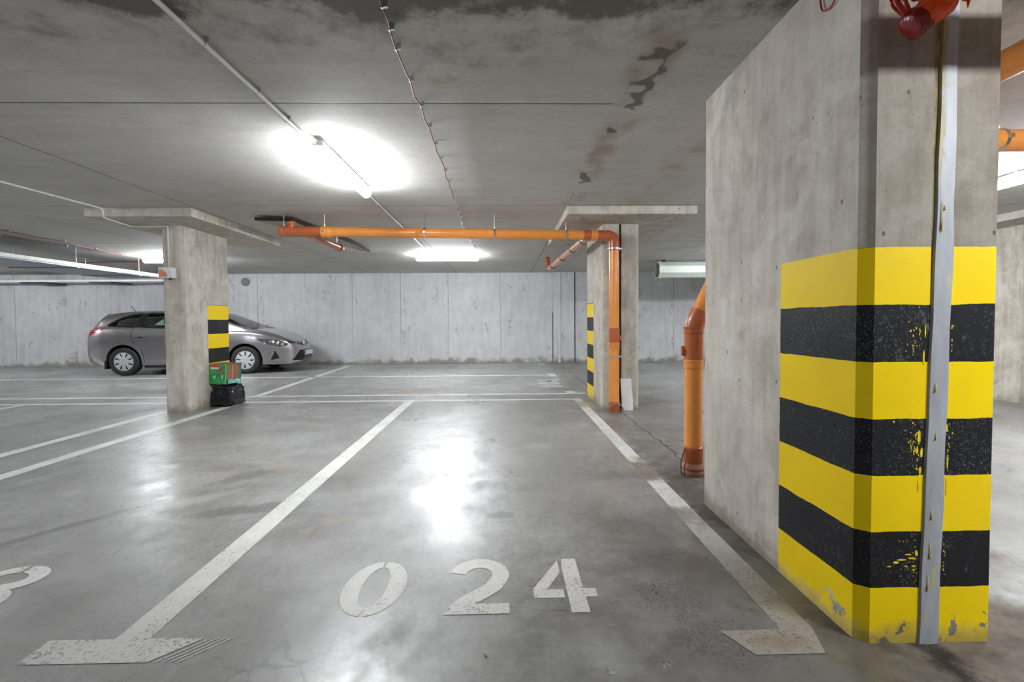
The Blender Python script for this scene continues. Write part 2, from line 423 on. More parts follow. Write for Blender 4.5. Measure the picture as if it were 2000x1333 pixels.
M_FLOOR, M_CEIL, M_WALL = mat_floor(), mat_ceiling(), mat_wall()
M_LINE = mat_paint_line('white_floor_paint', .12)
M_WORN = mat_paint_line('worn_floor_paint', .13, .9)
_lm = {}
def lamp_mat(k):
    if k not in _lm: _lm[k] = mat_emit('lit_lamp_diffuser', LAMP*k)
    return _lm[k]
M_PVC = plain('orange_pvc', (.80, .30, .062), .30, var=.06, sc=6)
M_PVCD = plain('brick_red_pvc', (.46, .12, .038), .32, var=.08, sc=8)
M_RUB = plain('black_rubber', (.02, .02, .02), .6)
M_STEEL = plain('zinc_steel', (.62, .63, .64), .32, 1.0)
M_GALV = plain('galvanised_sheet', (.34, .375, .42), .45, .5, var=.15, sc=4)
M_WHITE = plain('white_plastic', (.72, .72, .69), .42)
M_GREYP = plain('grey_plastic', (.45, .46, .46), .5)
M_CABLE = plain('red_cable', (.20, .03, .025), .45)
M_CABLE2 = plain('red_cable_glossy', (.33, .015, .015), .25)
M_BLACK = plain('black_plastic', (.015, .015, .016), .45)

# ------------------------------------------------------------------ room shell
X0, X1, Y0 = -17.5, 13.5, -6.5
bm = BM(); box(bm, X0-.3, X1+.3, Y0-.3, WY+.3, -.3, 0)
floor = struct(obj('floor', bm, M_FLOOR))
bm = BM(); box(bm, X0-.3, X1+.3, Y0-.3, WY+.3, H, H+.3)
ceiling = struct(obj('ceiling', bm, M_CEIL))
bm = BM(); box(bm, X0-.3, X1+.3, WY, WY+.3, 0, H); wall_far = struct(obj('wall_far', bm, M_WALL))
bm = BM(); box(bm, X0-.3, X1+.3, Y0-.3, Y0, 0, H); struct(obj('wall_near', bm, M_WALL))
bm = BM(); box(bm, X0-.3, X0, Y0, WY, 0, H); struct(obj('wall_left', bm, M_WALL))
bm = BM(); box(bm, X1, X1+.3, Y0, WY, 0, H); struct(obj('wall_right', bm, M_WALL))
# joint strip, pilaster and control joint on the far wall
bm = BM(); box(bm, 1.50, 2.13, WY-.05, WY, 0, H, .006); struct(obj('wall_pilaster', bm, M_WALL, wall_far))
bm = BM(); box(bm, 1.63, 1.72, WY-.075, WY-.05, 0, H, .01); struct(obj('joint_strip', bm, plain('pale_joint_strip', (.58, .60, .64), .4), wall_far))
bm = BM(); box(bm, 2.13, 2.165, WY-.012, WY, 0, H); struct(obj('joint_gap', bm, plain('dark_joint_filler', (.035, .03, .06), .8), wall_far))
bm = BM(); box(bm, 1.475, 1.50, WY-.012, WY, .1, 1.5); struct(obj('joint_gap', bm, plain('dark_joint_filler2', (.07, .07, .08), .8), wall_far))

# ------------------------------------------------------------------ floor markings (painted, children of the floor)
def marking(name, bm, m=M_LINE):
    bm.normal_update()
    bmesh.ops.delete(bm, geom=[f for f in bm.faces if abs(f.normal.z) < .5 or f.calc_center_median().z < .0008], context='FACES')
    o = obj(name, bm, m, floor); o['kind'] = 'structure'; return o
ZL = .0016
def strip(x0, x1, y0, y1, m=M_LINE, name='painted_line', z=ZL):
    bm = BM(); box(bm, x0, x1, y0, y1, .0002, z); return marking(name, bm, m)
strip(-1.545, -1.408, 1.79, 7.13)
strip(1.105, 1.238, 1.78, 7.13, M_WORN)
strip(-4.185, -4.045, .5, 7.13)
strip(-4.865, -4.725, .5, 6.5)
strip(-7.52, -7.38, .5, 7.13)
strip(-10.2, -10.06, .5, 7.13)
strip(X0+.1, 1.238, 7.13, 7.25)
strip(X0+.1, 1.20, 7.69, 7.81)
strip(X0+.1, 1.02, 10.38, 10.50)
strip(-11.5, 1.02, 13.05, 13.17, M_WORN)
bm = BM(); prism(bm, [(1.08, 7.72), (1.40, 7.66), (1.40, 7.80), (1.24, 7.83), (1.24, 8.02), (1.08, 8.02)], .0002, ZL+.0004); marking('painted_line_end', bm)
bm = BM(); box(bm, 1.02, 1.20, 10.2, 10.75, .0002, ZL+.0004); marking('painted_line_end', bm)
bm = BM(); box(bm, 1.02, 1.20, 12.9, 13.3, .0002, ZL+.0004); marking('painted_line_end', bm)
# diagonal stroke from the line behind the left pillar
bm = BM(); prism(bm, [(-4.27, 7.81), (-4.13, 7.81), (-4.33, 13.0), (-4.50, 13.0)], .0002, ZL); marking('painted_line', bm)
# bay end bars in front
bm = BM(); prism(bm, [(-1.797, 1.668), (-1.797, 1.796), (-1.19, 1.796), (-1.32, 1.668)], .0002, ZL+.0004)
for k in range(4):
    a = -1.165+k*.028; prism(bm, [(a-.13, 1.668), (a, 1.796), (a+.008, 1.796), (a-.122, 1.668)], .0002, ZL+.0004)
marking('painted_line_end', bm, mat_paint_line('scuffed_floor_paint', .15))
bm = BM(); prism(bm, [(.86, 1.775), (1.105, 1.779), (1.238, 1.779), (1.195, 1.642), (.93, 1.642)], .0002, ZL+.0004); marking('painted_line_end', bm, M_WORN)

def digit(bm, ch):
    """unit digit in a .29 x .44 box, origin lower left"""
    W, Hh, s, z0, z1 = .29, .44, .082, .0002, ZL
    def rib(p, w=s): ribbon(bm, p, w, z0, z1)
    def oval(cx, cy, rx, ry, sw, sh, a0, a1, n=22):
        o_ = arc(cx, cy, rx, ry, a0, a1, n); i_ = arc(cx, cy, rx-sw, ry-sh, a0, a1, n)
        for k in range(n): prism(bm, [o_[k], o_[k+1], i_[k+1], i_[k]], z0, z1)
    if ch == '0':
        oval(W/2, Hh/2, W/2, Hh/2, .085, .055, -86, 86); oval(W/2, Hh/2, W/2, Hh/2, .085, .055, 94, 266)
    elif ch == '2':
        p = arc(.145, .300, .105, .108, 172, -20, 18) + [(.215, .20), (.15, .135), (.09, .085), (.045, .03)]
        w = [.082]*19 + [.085, .085, .08, .06]
        rib(p, w); prism(bm, [(0, 0), (W, 0), (W, .072), (.075, .072)], z0, z1+.0006)
    elif ch == '3':
        rib(arc(.12, .325, .115, .083, 150, 97, 8), .062); rib(arc(.12, .325, .115, .083, 88, -80, 16), [.062+.02*math.sin(PI*i/16) for i in range(17)])
        ribbon(bm, arc(.125, .125, .125, .095, 82, -150, 20), [.05+.036*math.sin(PI*i/20) for i in range(21)], z0, z1+.0006)
    elif ch == '4':
        prism(bm, [(.165, .44), (.235, .44), (.235, 0), (.155, 0), (.155, .36)], z0, z1)
        prism(bm, [(.235, .11), (.29, .11), (.29, .175), (.235, .175)], z0, z1)
        prism(bm, [(0, .105), (.140, .105), (.140, .170), (.065, .170), (.140, .31), (.140, .425), (0, .175)], z0, z1)
    elif ch == '6':
        oval(W/2, .135, W/2, .135, .085, .05, -86, 266, 30)
        rib(arc(.29, .135, .248, .265, 178, 108, 14), .075)
    elif ch == '7':
        prism(bm, [(0, .44), (.29, .44), (.29, .37), (0, .37)], z0, z1); prism(bm, [(.20, .37), (.29, .37), (.14, 0), (.05, 0)], z0, z1)

def number(txt, xs, y, m, rot=None, yy=None):
    for ch, x in zip(txt, xs):
        bm = BM(); digit(bm, ch)
        if rot:   # digits standing towards -x, read from +x
            bmesh.ops.transform(bm, matrix=Matrix.Translation((x[0], x[1], 0)) @ Matrix.Rotation(PI/2, 4, 'Z'), verts=bm.verts)
        else:
            bmesh.ops.transform(bm, matrix=Matrix.Translation((x, y, 0)), verts=bm.verts)
        marking('painted_digit', bm, m)
M_DIG = mat_paint_line('number_paint', .13)
number('024', (-.760, -.272, .130), 1.908, M_DIG)
number('023', (-3.34, -2.95, -2.55), 1.925, M_DIG)
number('006', ((1.13, 8.50), (1.13, 8.92), (1.13, 9.32)), 0, M_DIG, rot=True)
number('007', ((1.05, 11.2), (1.05, 11.62), (1.05, 12.02)), 0, mat_paint_line('faded_number_paint', .26), rot=True)

# ------------------------------------------------------------------ columns
def chamfered(x0, x1, y0, y1, cx=.035, cy=.03, corners='abcd'):
    p = []
    for k, (x, y, sx, sy) in zip('abcd', ((x0, y0, 1, 1), (x1, y0, -1, 1), (x1, y1, -1, -1), (x0, y1, 1, -1))):
        if k not in corners: p.append((x, y)); continue
        q = [(x, y+sy*cy), (x+sx*cx, y)]
        if k in 'bd': q = q[::-1]
        p += q
    return p

def shaft(name, poly, z1, m, parent):
    """column shaft with subdivided height and a slightly uneven foot"""
    bm = BM(); prism(bm, poly, 0, z1)
    return obj(name, bm, m, parent)

def rel(o, parent): return o

# big double pillar at the right
M_BIG = mat_column('near_pillar_concrete', lambda n, o: n.M('MULTIPLY', n.M('LESS_THAN', o[2], 1.519), n.M('LESS_THAN', n.M('ADD', o[1], n.lin(n.noise(20, 3), .3, .7, -.002, .002)), 2.20)), pink=True, dirt=.6)
pil = thing('concrete_column', 'large concrete pillar in the right foreground with black and yellow bands and a grey joint strip', 'pillar', (1.62, 2.3, 0))
shaft('column_shaft', [(1.355, 1.722), (1.398, 1.69), (1.612, 1.69), (1.612, 3.03), (1.355, 3.03)], H, M_BIG, pil)
shaft('column_shaft', [(1.648, 1.69), (1.862, 1.69), (1.862, 3.03), (1.648, 3.03)], H, M_BIG, pil)
def mat_foam():
    n = N('yellowed_joint_foam'); f = n.noise(26, 6, .7, v=n.scale(n.pos(), 1.6, 1.6, .5)); n.bump(f, .8, .012)
    return n.out(n.mix(n.lin(f, .35, .65), (.13, .105, .065), (.40, .32, .12)), .7)
bm = BM(); box(bm, 1.612, 1.648, 1.6915, 3.02, 0, H); obj('joint_filler', bm, mat_foam(), pil)
def mat_strip():
    n = N('grey_painted_joint_strip'); o = n.xyz(); X, Y, Z = o
    f = n.noise(8, 5, .6, v=n.scale(n.pos(), 2, 2, .5))
    c = n.mix(n.lin(f, .3, .7), (.30, .312, .345), (.40, .415, .45))
    # old yellow sealant along the upper left edge
    e = n.M('ADD', n.M('SUBTRACT', X, n.lin(Z, 0, 2.4, 1.583, 1.635)), n.lin(n.noise(10, 6, .7, v=n.scale(n.pos(), 2, 2, .6)), .3, .7, -.02, .02))
    y = n.M('MULTIPLY', n.sm(e, .012, .022, 1, 0), n.sm(Z, 1.65, 1.9))
    c = n.mix(n.M('MULTIPLY', y, .8), c, n.mix(n.noise(30, 4), (.25, .19, .05), (.45, .36, .10)))
    drip = n.M('MULTIPLY', n.sm(n.noise(13, 3, .5, v=n.scale(n.pos(), 3.2, 1, .45)), .66, .68), n.sm(Z, 1.6, 1.5))
    c = n.mix(n.M('MULTIPLY', drip, .7), c, (.55, .45, .12))
    n.bump(f, .5, .01)
    return n.out(c, .5, 0)
bm = BM()
ls, rs = [], []
K = 40
for i in range(K+1):
    z = 2.70*i/K
    xl = 1.583 + (z/1.5)*.035 if z < 1.5 else 1.618+(z-1.5)/.93*.017
    xr = 1.663 + (z/1.5)*.030 if z < 1.5 else 1.693+(z-1.5)/.93*.004
    jl = .0012*math.sin(i*1.1)+random.uniform(-.0006, .0006); jr = .0018*math.sin(i*.9+1)+random.uniform(-.0008, .0008)
    ls.append((xl+jl, z)); rs.append((xr+jr, z))
rows = []
for (xl, z), (xr, _) in zip(ls, rs):
    yb = 1.6898; rows.append([bm.verts.new(v) for v in ((xl, yb, z), (xl+.004, yb-.008, z), ((xl+xr)/2, yb-.011, z), (xr-.004, yb-.008, z), (xr, yb, z))])
for a, b in zip(rows, rows[1:]):
    for k in range(4): bm.faces.new((a[k], a[k+1], b[k+1], b[k]))
    bm.faces.new((a[4], a[0], b[0], b[4]))
bm.faces.new(rows[0]); bm.faces.new(rows[-1][::-1])
js = obj('joint_cover', bm, mat_strip(), pil, auto=40); js['label'] = 'grey painted strip covering the joint'
# yellow smears where the bands were touched up beside the strip
M_YP = plain('yellow_touch_up_paint', (.80, .60, .02), .4, var=.15, sc=30)
bm = BM(); rr = random.Random(3)
def smear(x, z, w_, h_, y=1.6885):
    n_ = 9; pts = [(x+math.cos(2*PI*k/n_)*w_*rr.uniform(.6, 1.1), z+math.sin(2*PI*k/n_)*h_*rr.uniform(.7, 1.1)) for k in range(n_)]
    a = [bm.verts.new((p[0], y, p[1])) for p in pts]; b = [bm.verts.new((p[0], y+.002, p[1])) for p in pts]
    bm.faces.new(a); bm.faces.new(b[::-1])
    for k in range(n_): bm.faces.new((a[k], b[k], b[(k+1) % n_], a[(k+1) % n_]))
for x, z, a, b in ((1.578, .80, .007, .030), (1.588, .74, .006, .02), (1.571, .75, .004, .016), (1.583, .67, .006, .016), (1.580, .61, .005, .03),
                   (1.66, .37, .0035, .05), (1.668, .31, .004, .03), (1.664, .25, .005, .035), (1.560, .33, .018, .0035), (1.545, .345, .014, .003), (1.52, .325, .02, .003),
                   (1.498, .315, .012, .005), (1.565, .30, .010, .003), (1.535, .30, .009, .002), (1.47, .30, .010, .003), (1.575, .35, .006, .012), (1.566, .285, .006, .003),
                   (1.590, 1.10, .004, .03), (1.594, 1.2, .003, .03), (1.689, .70, .003, .03), (1.687, .6, .003, .04), (1.684, .83, .006, .015)):
    smear(x, z, a, b)
for _ in range(150):
    side_ = rr.random() < .75; z0_ = rr.choice((.325, .325, .75, .75, .80, 1.18))
    x_ = (1.578-abs(rr.gauss(0, .030))) if side_ else (1.672+(z0_*.02)+abs(rr.gauss(0, .006)))
    smear(x_, z0_+rr.gauss(0, .045), rr.uniform(.0008, .004), rr.uniform(.0006, .002) if side_ and z0_ < .4 else rr.uniform(.001, .006), 1.6886)
ys = obj('paint_smear', bm, M_YP, pil); ys['label'] = 'yellow paint smears beside the strip'
bm = BM()
for x, z, l in ((1.628, .985, .02), (1.632, .80, .015), (1.622, .50, .02), (1.618, .36, .035), (1.612, .235, .035), (1.640, 1.62, .06), (1.650, 1.66, .01)):
    tube(bm, [(x, 1.6775, z+l), (x, 1.677, z), (x-.001, 1.6765, z-l*.6), (x-.001, 1.677, z-l*.8)], [.0008, .0015, .0028, .0008], 8)
obj('paint_drip', bm, M_YP, pil, True)

def column_with_panel(x0, x1, y0, y1, px0, px1, py0, py1, label, m, split=None):
    t = thing('concrete_column', label, 'pillar', ((x0+x1)/2, (y0+y1)/2, 0))
    if split:
        shaft('column_shaft', chamfered(x0, split[0], y0, y1, corners='ad'), PZ, m, t)
        shaft('column_shaft', chamfered(split[1], x1, y0, y1, corners='bc'), PZ, m, t)
        bm = BM(); box(bm, split[0], split[1], y0+.05, y1-.05, 0, PZ); obj('joint_filler', bm, plain('joint_foam', (.13, .10, .07), .9), t)
    else:
        shaft('column_shaft', chamfered(x0, x1, y0, y1), PZ, m, t)
    bm = BM(); box(bm, px0, px1, py0, py1, PZ, H, .008); o = obj('drop_panel', bm, M_PANEL, t); o['label'] = 'pale flat concrete head under the ceiling'
    return t
M_PANEL = mat_column('drop_panel_concrete')
zone_l = lambda n, o: n.M('MULTIPLY', n.M('LESS_THAN', n.M('ABSOLUTE', n.M('SUBTRACT', o[2], .98)), .545), n.M('MULTIPLY', n.M('GREATER_THAN', o[0], -4.425), n.M('GREATER_THAN', o[1], 6.875)))
zone_r = lambda n, o: n.M('MULTIPLY', n.M('LESS_THAN', o[2], 1.53), n.M('MULTIPLY', n.M('LESS_THAN', o[0], 1.425), n.M('GREATER_THAN', o[1], 7.05)))
column_with_panel(-4.70, -4.405, 6.385, 7.42, -5.235, -3.91, 5.83, 8.12, 'left concrete pillar with a white junction box, a green box and black bag at its foot', mat_column('left_pillar_concrete', zone_l, dirt=.55))
column_with_panel(1.40, 1.905, 6.36, 7.60, .817, 2.472, 5.76, 8.15, 'split concrete pillar behind the orange downpipe, banded yellow and black on its left side', mat_column('middle_pillar_concrete', zone_r, dirt=.5), split=(1.625, 1.66))
column_with_panel(7.51, 8.02, 6.42, 7.6, 6.97, 8.60, 5.85, 8.15, 'concrete pillar beyond the right edge of the striped foreground pillar', mat_column('right_pillar_concrete', dirt=.4))

# ------------------------------------------------------------------ ceiling lights
def ceiling_light(cx, cy, length, along, label, power=1.0):
    t = thing('ceiling_light', label, 'lamp', (cx, cy, 2.62), 'tube lights on the ceiling')
    def P(a, b, z): return (cx+b, cy+a, z) if along == 'Y' else (cx+a, cy+b, z)
    L = length/2
    bm = BM()
    if along == 'Y': box(bm, cx-.042, cx+.042, cy-L, cy+L, 2.628, 2.672, .006)
    else: box(bm, cx-L, cx+L, cy-.042, cy+.042, 2.628, 2.672, .006)
    obj('lamp_housing', bm, M_GREYP, t)
    # diffuser: a half round trough with rounded ends
    bm = BM(); seg = 12; rings = []
    stations = [(-L+.004, .35), (-L+.012, .8), (-L+.03, 1)] + [(-L+.03+(2*L-.06)*i/6, 1) for i in range(1, 6)] + [(L-.03, 1), (L-.012, .8), (L-.004, .35)]
    for a, s_ in stations:
        rings.append([bm.verts.new(P(a, .055*s_*math.cos(PI*k/seg), 2.628-.062*s_*math.sin(PI*k/seg))) for k in range(seg+1)])
    for a, b in zip(rings, rings[1:]):
        for k in range(seg): bm.faces.new((a[k], a[k+1], b[k+1], b[k]))
    bm.faces.new(rings[0]); bm.faces.new(rings[-1][::-1])
    for a, b in zip(rings, rings[1:]): bm.faces.new((a[0], a[-1], b[-1], b[0]))
    obj('lamp_diffuser', bm, lamp_mat(power), t, auto=50)
    for s_ in (-.7, .7):
        bm = BM(); c = P(L*s_, 0, 2.686); box(bm, c[0]-.02, c[0]+.02, c[1]-.02, c[1]+.02, 2.672, H); obj('lamp_bracket', bm, M_STEEL, t)
    return t
ceiling_light(-1.44, 4.27, 1.30, 'Y', 'lit tube light on the ceiling above the bay numbered 024')
ceiling_light(-1.20, 9.95, 1.36, 'X', 'lit tube light crosswise under the ceiling beyond the horizontal orange pipe', 1.25)
ceiling_light(-7.10, 10.05, 1.36, 'X', 'lit tube light half hidden behind the left pillar', 1.0)
ceiling_light(5.10, 3.95, 1.42, 'Y', 'lit tube light seen past the right edge of the foreground pillar')
ceiling_light(5.25, 8.9, 1.36, 'X', 'lit tube light hidden behind the foreground pillar', 1.0)
ceiling_light(3.15, .10, 1.42, 'X', 'lit tube light out of view to the right of the camera', 1.35)
ceiling_light(-7.95, 4.0, 1.42, 'Y', 'added fill tube light out of view at the left, level with the first bays', 0.8)  # unseen lamps from here on, added to fill the room's dark parts
ceiling_light(-5.2, -2.2, 1.42, 'X', 'added fill tube light out of view behind the camera at the left', 0.35)
ceiling_light(-13.2, 9.0, 1.42, 'X', 'added fill tube light out of view at the far left', 1.6)
ceiling_light(11.0, 8.0, 1.42, 'X', 'added fill tube light out of view at the far right')

# ------------------------------------------------------------------ conduits and cables
def clip(parent, x, y, z, r, m=M_STEEL, name='cable_clip'):
    bm = BM(); tube(bm, [(x, y-.006, z), (x, y+.006, z)], r+.003, 12)
    box(bm, x+r*.3, x+r*.3+.022, y-.007, y+.007, z-.002, H-.002); return obj(name, bm, m, parent)

t = thing('conduit', 'straight white conduit clipped to the ceiling, leading to the near tube light', 'conduit', (-1.53, 2, 2.67))
bm = BM(); tube(bm, smooth_path([(-1.53, -2.2, 2.672), (-1.515, 2.1, 2.672), (-1.50, 3.52, 2.668), (-1.45, 3.64, 2.655)], .05), .0125, 12); obj('conduit_tube', bm, M_WHITE, t, True)
for y in (.9, 1.7, 2.38, 2.88, 3.27): clip(t, -1.51, y, 2.672, .0125)
t = thing('conduit', 'thin pale conduit running from the near tube light to the farther one', 'conduit', (-1.5, 7, 2.68))
bm = BM(); tube(bm, smooth_path([(-1.45, 4.86, 2.655), (-1.50, 4.98, 2.683), (-1.53, 9.0, 2.683), (-1.62, 9.7, 2.68), (-1.62, 9.93, 2.66)], .05), .010, 10); obj('conduit_tube', bm, M_WHITE, t, True)
for y in (5.6, 6.6, 7.6, 8.6): clip(t, -1.52, y, 2.683, .010)
t = thing('conduit', 'white conduit bent around the left pillar head down to the junction box', 'conduit', (-4.9, 5, 2.68))
bm = BM(); tube(bm, smooth_path([(-5.05, -2, 2.683), (-5.02, 4.7, 2.683), (-4.965, 5.79, 2.683), (-4.965, 5.80, 2.575), (-5.06, 6.345, 2.575), (-4.575, 6.35, 2.575), (-4.575, 6.35, 2.02)], .03), .0105, 10); obj('conduit_tube', bm, M_WHITE, t, True)
for y in (2.4, 3.4, 4.3, 5.2): clip(t, -5.02, y, 2.683, .0105)
t = thing('junction_box', 'small white junction box with an orange sticker on the left pillar', 'box', (-4.59, 6.36, 1.94))
bm = BM(); box(bm, -4.685, -4.497, 6.30, 6.384, 1.868, 2.016, .008); obj('box_body', bm, M_WHITE, t)
bm = BM(); box(bm, -4.680, -4.502, 6.293, 6.30, 1.873, 2.011, .003); obj('box_lid', bm, plain('light_lid', (.66, .68, .70), .4), t)
bm = BM(); pts = [(-4.672, 1.885)] + arc(-4.672, 1.885, .115, .105, 0, 90, 12)
a = [bm.verts.new((x, 6.2925, z)) for x, z in pts]; b = [bm.verts.new((x, 6.2935, z)) for x, z in pts]; bm.faces.new(a); bm.faces.new(b[::-1])
for k in range(len(pts)): bm.faces.new((a[k], b[k], b[(k+1) % len(pts)], a[(k+1) % len(pts)]))
st = obj('sticker', bm, plain('orange_red_sticker', (.62, .20, .10), .4, var=.3, sc=60), t); st['label'] = 'orange quarter circle sticker'
bm = BM(); tube(bm, [(-4.555, 6.34, 1.868), (-4.555, 6.34, 1.845)], .014, 12); obj('cable_gland', bm, M_BLACK, t)

def red_cable(label, pts, r, step, rnd):
    t = thing('alarm_cable', label, 'cable', pts[0])
    P = []
    for a, b in zip(pts, pts[1:]):
        L = (Vector(b)-Vector(a)).length; n = max(2, int(L/step))
        for k in range(n): P.append(Vector(a).lerp(Vector(b), k/n))
    P.append(Vector(pts[-1])); Q = []
    for i, p in enumerate(P):
        Q.append(p)
        if i+1 < len(P): m_ = (p+P[i+1])/2; m_.z -= rnd.uniform(.004, .016); m_.x += rnd.uniform(-.012, .012); Q.append(m_)
    bm = BM(); tube(bm, Q, r, 8); obj('cable_sheath', bm, M_CABLE, t, True)
    for p in P[:-1]: clip(t, p.x, p.y, p.z, r)
    return t
rc = random.Random(5)
red_cable('thin red cable clipped along the ceiling, between the near tube light and the stained joint', [(-.54, 1.2, 2.672), (-.535, 2.105, 2.672), (-.547, 2.424, 2.672), (-.53, 3.05, 2.672), (-.545, 5.0, 2.672), (-.60, 7.0, 2.672), (-.52, 9.3, 2.672)], .0045, .31, rc)
red_cable('upper of the two red cables on the ceiling at the left edge', [(-7.55, 4.5, 2.68), (-7.58, 8.06, 2.68), (-7.95, 9.7, 2.68)], .007, .8, rc)
red_cable('lower of the two red cables on the ceiling at the left edge', [(-8.05, 4.5, 2.68), (-8.05, 7.49, 2.68), (-7.95, 9.6, 2.68)], .007, .8, rc)
red_cable('red cable crossing the ceiling above the air duct', [(-11.5, 10.9, 2.66), (-7.6, 10.4, 2.66)], .012, 1.0, rc)

# ------------------------------------------------------------------ orange drain pipes
def ring(bm, p, d, r, w_):
    p = Vector(p); d = Vector(d).normalized()*w_/2; tube(bm, [p-d, p+d], r, 20)
def pipe(name, pts, r, m, parent, rad=.05, seg=24, label=None):
    bm = BM(); tube(bm, smooth_path(pts, rad) if len(pts) > 2 else pts, r, seg); o = obj(name, bm, m, parent, auto=40)
    if label: o['label'] = label
    return o
def socket(p, d, r, m, parent, L=.07, name='pipe_socket'):
    p = Vector(p); d = Vector(d).normalized(); bm = BM()
    tube(bm, [p-d*L/2, p-d*L*.45, p-d*L*.25, p-d*L*.2, p+d*L*.45, p+d*L/2], [r*1.02, r*1.13, r*1.13, r*1.08, r*1.08, r*1.02], 24)
    return obj(name, bm, m, parent, auto=40)
def hanger(p, r, parent, top=H):
    bm = BM(); p = Vector(p)
    tube(bm, [p-Vector((.011, 0, 0)), p+Vector((.011, 0, 0))], r+.004, 24)
    box(bm, p.x-.012, p.x+.012, p.y-r-.022, p.y-r, p.z-.012, p.z+.012); box(bm, p.x-.012, p.x+.012, p.y+r, p.y+r+.022, p.z-.012, p.z+.012)
    o = obj('pipe_hanger', bm, M_STEEL, parent, auto=40)
    bm = BM(); tube(bm, [(p.x, p.y, p.z+r), (p.x, p.y, top)], .0045, 8); tube(bm, [(p.x, p.y, p.z+r), (p.x, p.y, p.z+r+.025)], .010, 8)
    obj('hanger_rod', bm, M_STEEL, o)
R1 = .067
YP = 6.20
def zp(x): return 2.476 + (x+2.977)*(2.408-2.476)/(1.381+2.977) - .0
t = thing('drain_pipe', 'horizontal orange drain pipe under the ceiling that turns down the split pillar', 'pipe', (1.516, YP, 0))
pipe('pipe_run', [(-2.42, YP, zp(-2.42)), (1.10, YP, zp(1.10))], R1, M_PVC, t)
pipe('tee_fitting', [(-2.97, YP, zp(-2.97)), (-2.42, YP, zp(-2.42))], R1*1.05, M_PVCD, t, label='brick red tee at the closed end')
pipe('cleanout_stub', [(-2.83, YP, zp(-2.83)), (-2.83, YP, zp(-2.83)+.105)], R1*.82, M_PVCD, t)
socket((-2.83, YP, zp(-2.83)+.10), (0, 0, 1), R1*.85, M_PVCD, t, .05, 'cleanout_cap')
socket((-2.955, YP, zp(-2.955)), (1, 0, 0), R1*1.06, M_PVCD, t, .05, 'end_cap')
socket((-2.36, YP, zp(-2.36)), (1, 0, 0), R1, M_PVC, t, .14)
socket((-1.13, YP, zp(-1.13)), (1, 0, 0), R1, M_PVC, t, .12)
pipe('elbow', [(1.10, YP, zp(1.1)), (1.30, YP, 2.408), (1.516, YP, 2.405), (1.516, YP, 2.20)], R1*1.06, M_PVCD, t, .16, label='brick red elbow at the top of the downpipe')
socket((1.245, YP, 2.409), (1, 0, 0), R1*1.04, M_PVC, t, .09)
pipe('downpipe', [(1.516, YP, 2.23), (1.516, YP, .10)], R1, M_PVC, t)
pipe('access_fitting', [(1.516, YP, 1.145), (1.516, YP, .945)], R1*1.08, M_PVCD, t, label='brick red access fitting low on the downpipe')
pipe('access_cap', [(1.55, YP, 1.01), (1.605, YP-.02, 1.01)], .036, M_PVCD, t)
socket((1.516, YP, .90), (0, 0, -1), R1, M_PVC, t, .10)
socket((1.516, YP, .07), (0, 0, -1), R1*1.03, M_PVCD, t, .14, 'base_socket')
for z in (2.225-.0, .755):
    bm = BM(); tube(bm, [(1.516, YP, z-.010), (1.516, YP, z+.010)], R1+.005, 24)
    box(bm, 1.516+R1, 1.516+R1+.035, YP-.02, YP+.02, z-.010, z+.010); box(bm, 1.516-R1-.03, 1.516-R1, YP-.005, YP+.005, z-.008, z+.008)
    tube(bm, [(1.516, YP+R1, z), (1.516, 6.37, z)], .006, 8)
    obj('pipe_clamp', bm, M_STEEL, t, auto=40)
for x in (-2.93, -2.39, -1.045, -.11, .86): hanger((x, YP, zp(x)), R1, t, H if x < .8 else PZ+.0)
# the two branches
xb = -2.60
pipe('branch_pipe', [(xb, YP+.02, zp(xb)-.03), (xb+.06, YP+.3, 2.405), (-2.50, 7.10, 2.395)], .052, plain('brown_orange_pvc', (.46, .19, .09), .16, var=.05), t, .1, label='brown branch pipe pointing away below the main pipe')
socket((-2.50, 7.08, 2.395), (-.03, 1, 0), .053, M_PVCD, t, .10, 'branch_cap')
hanger((xb+.085, 7.0, 2.395), .053, t)
M_PALE = plain('pale_orange_pvc', (.62, .31, .18), .35)
pipe('branch_pipe', [(1.20, YP+.03, zp(1.2)-.02), (1.16, 6.5, 2.40), (1.03, 10.15, 2.42)], .052, M_PALE, t, .1, label='pale orange branch pipe running back to the ceiling')
for y in (6.55, 7.35, 8.35, 9.55):
    xx = 1.16-(y-6.5)*.0356; bm = BM(); ring(bm, (xx, y, 2.402), (-.03, 1, 0), .058, .02); obj('branch_ring', bm, plain('dark_brown_seal', (.13, .04, .02), .6), t)
pipe('branch_bend', [(1.03, 10.12, 2.42), (1.02, 10.25, 2.43), (1.0, 10.27, H)], .054, M_PVCD, t, .08)
bm = BM(); tube(bm, [(1.0, 10.27, H-.012), (1.0, 10.27, H)], .14, 20); obj('ceiling_patch', bm, M_GREYP, t)
# loop of cable round the foot
bm = BM(); tube(bm, [(1.516+.11*math.cos(a), YP-.01-.02*math.sin(a)-R1, .02+.10*max(0, math.sin(a))) for a in [PI*k/10 for k in range(11)]], .007, 8)
tag(obj('cable_loop', bm, plain('dusty_cable', (.32, .25, .2), .7), None, True), 'short brownish cable loop at the foot of the far orange downpipe', 'cable')

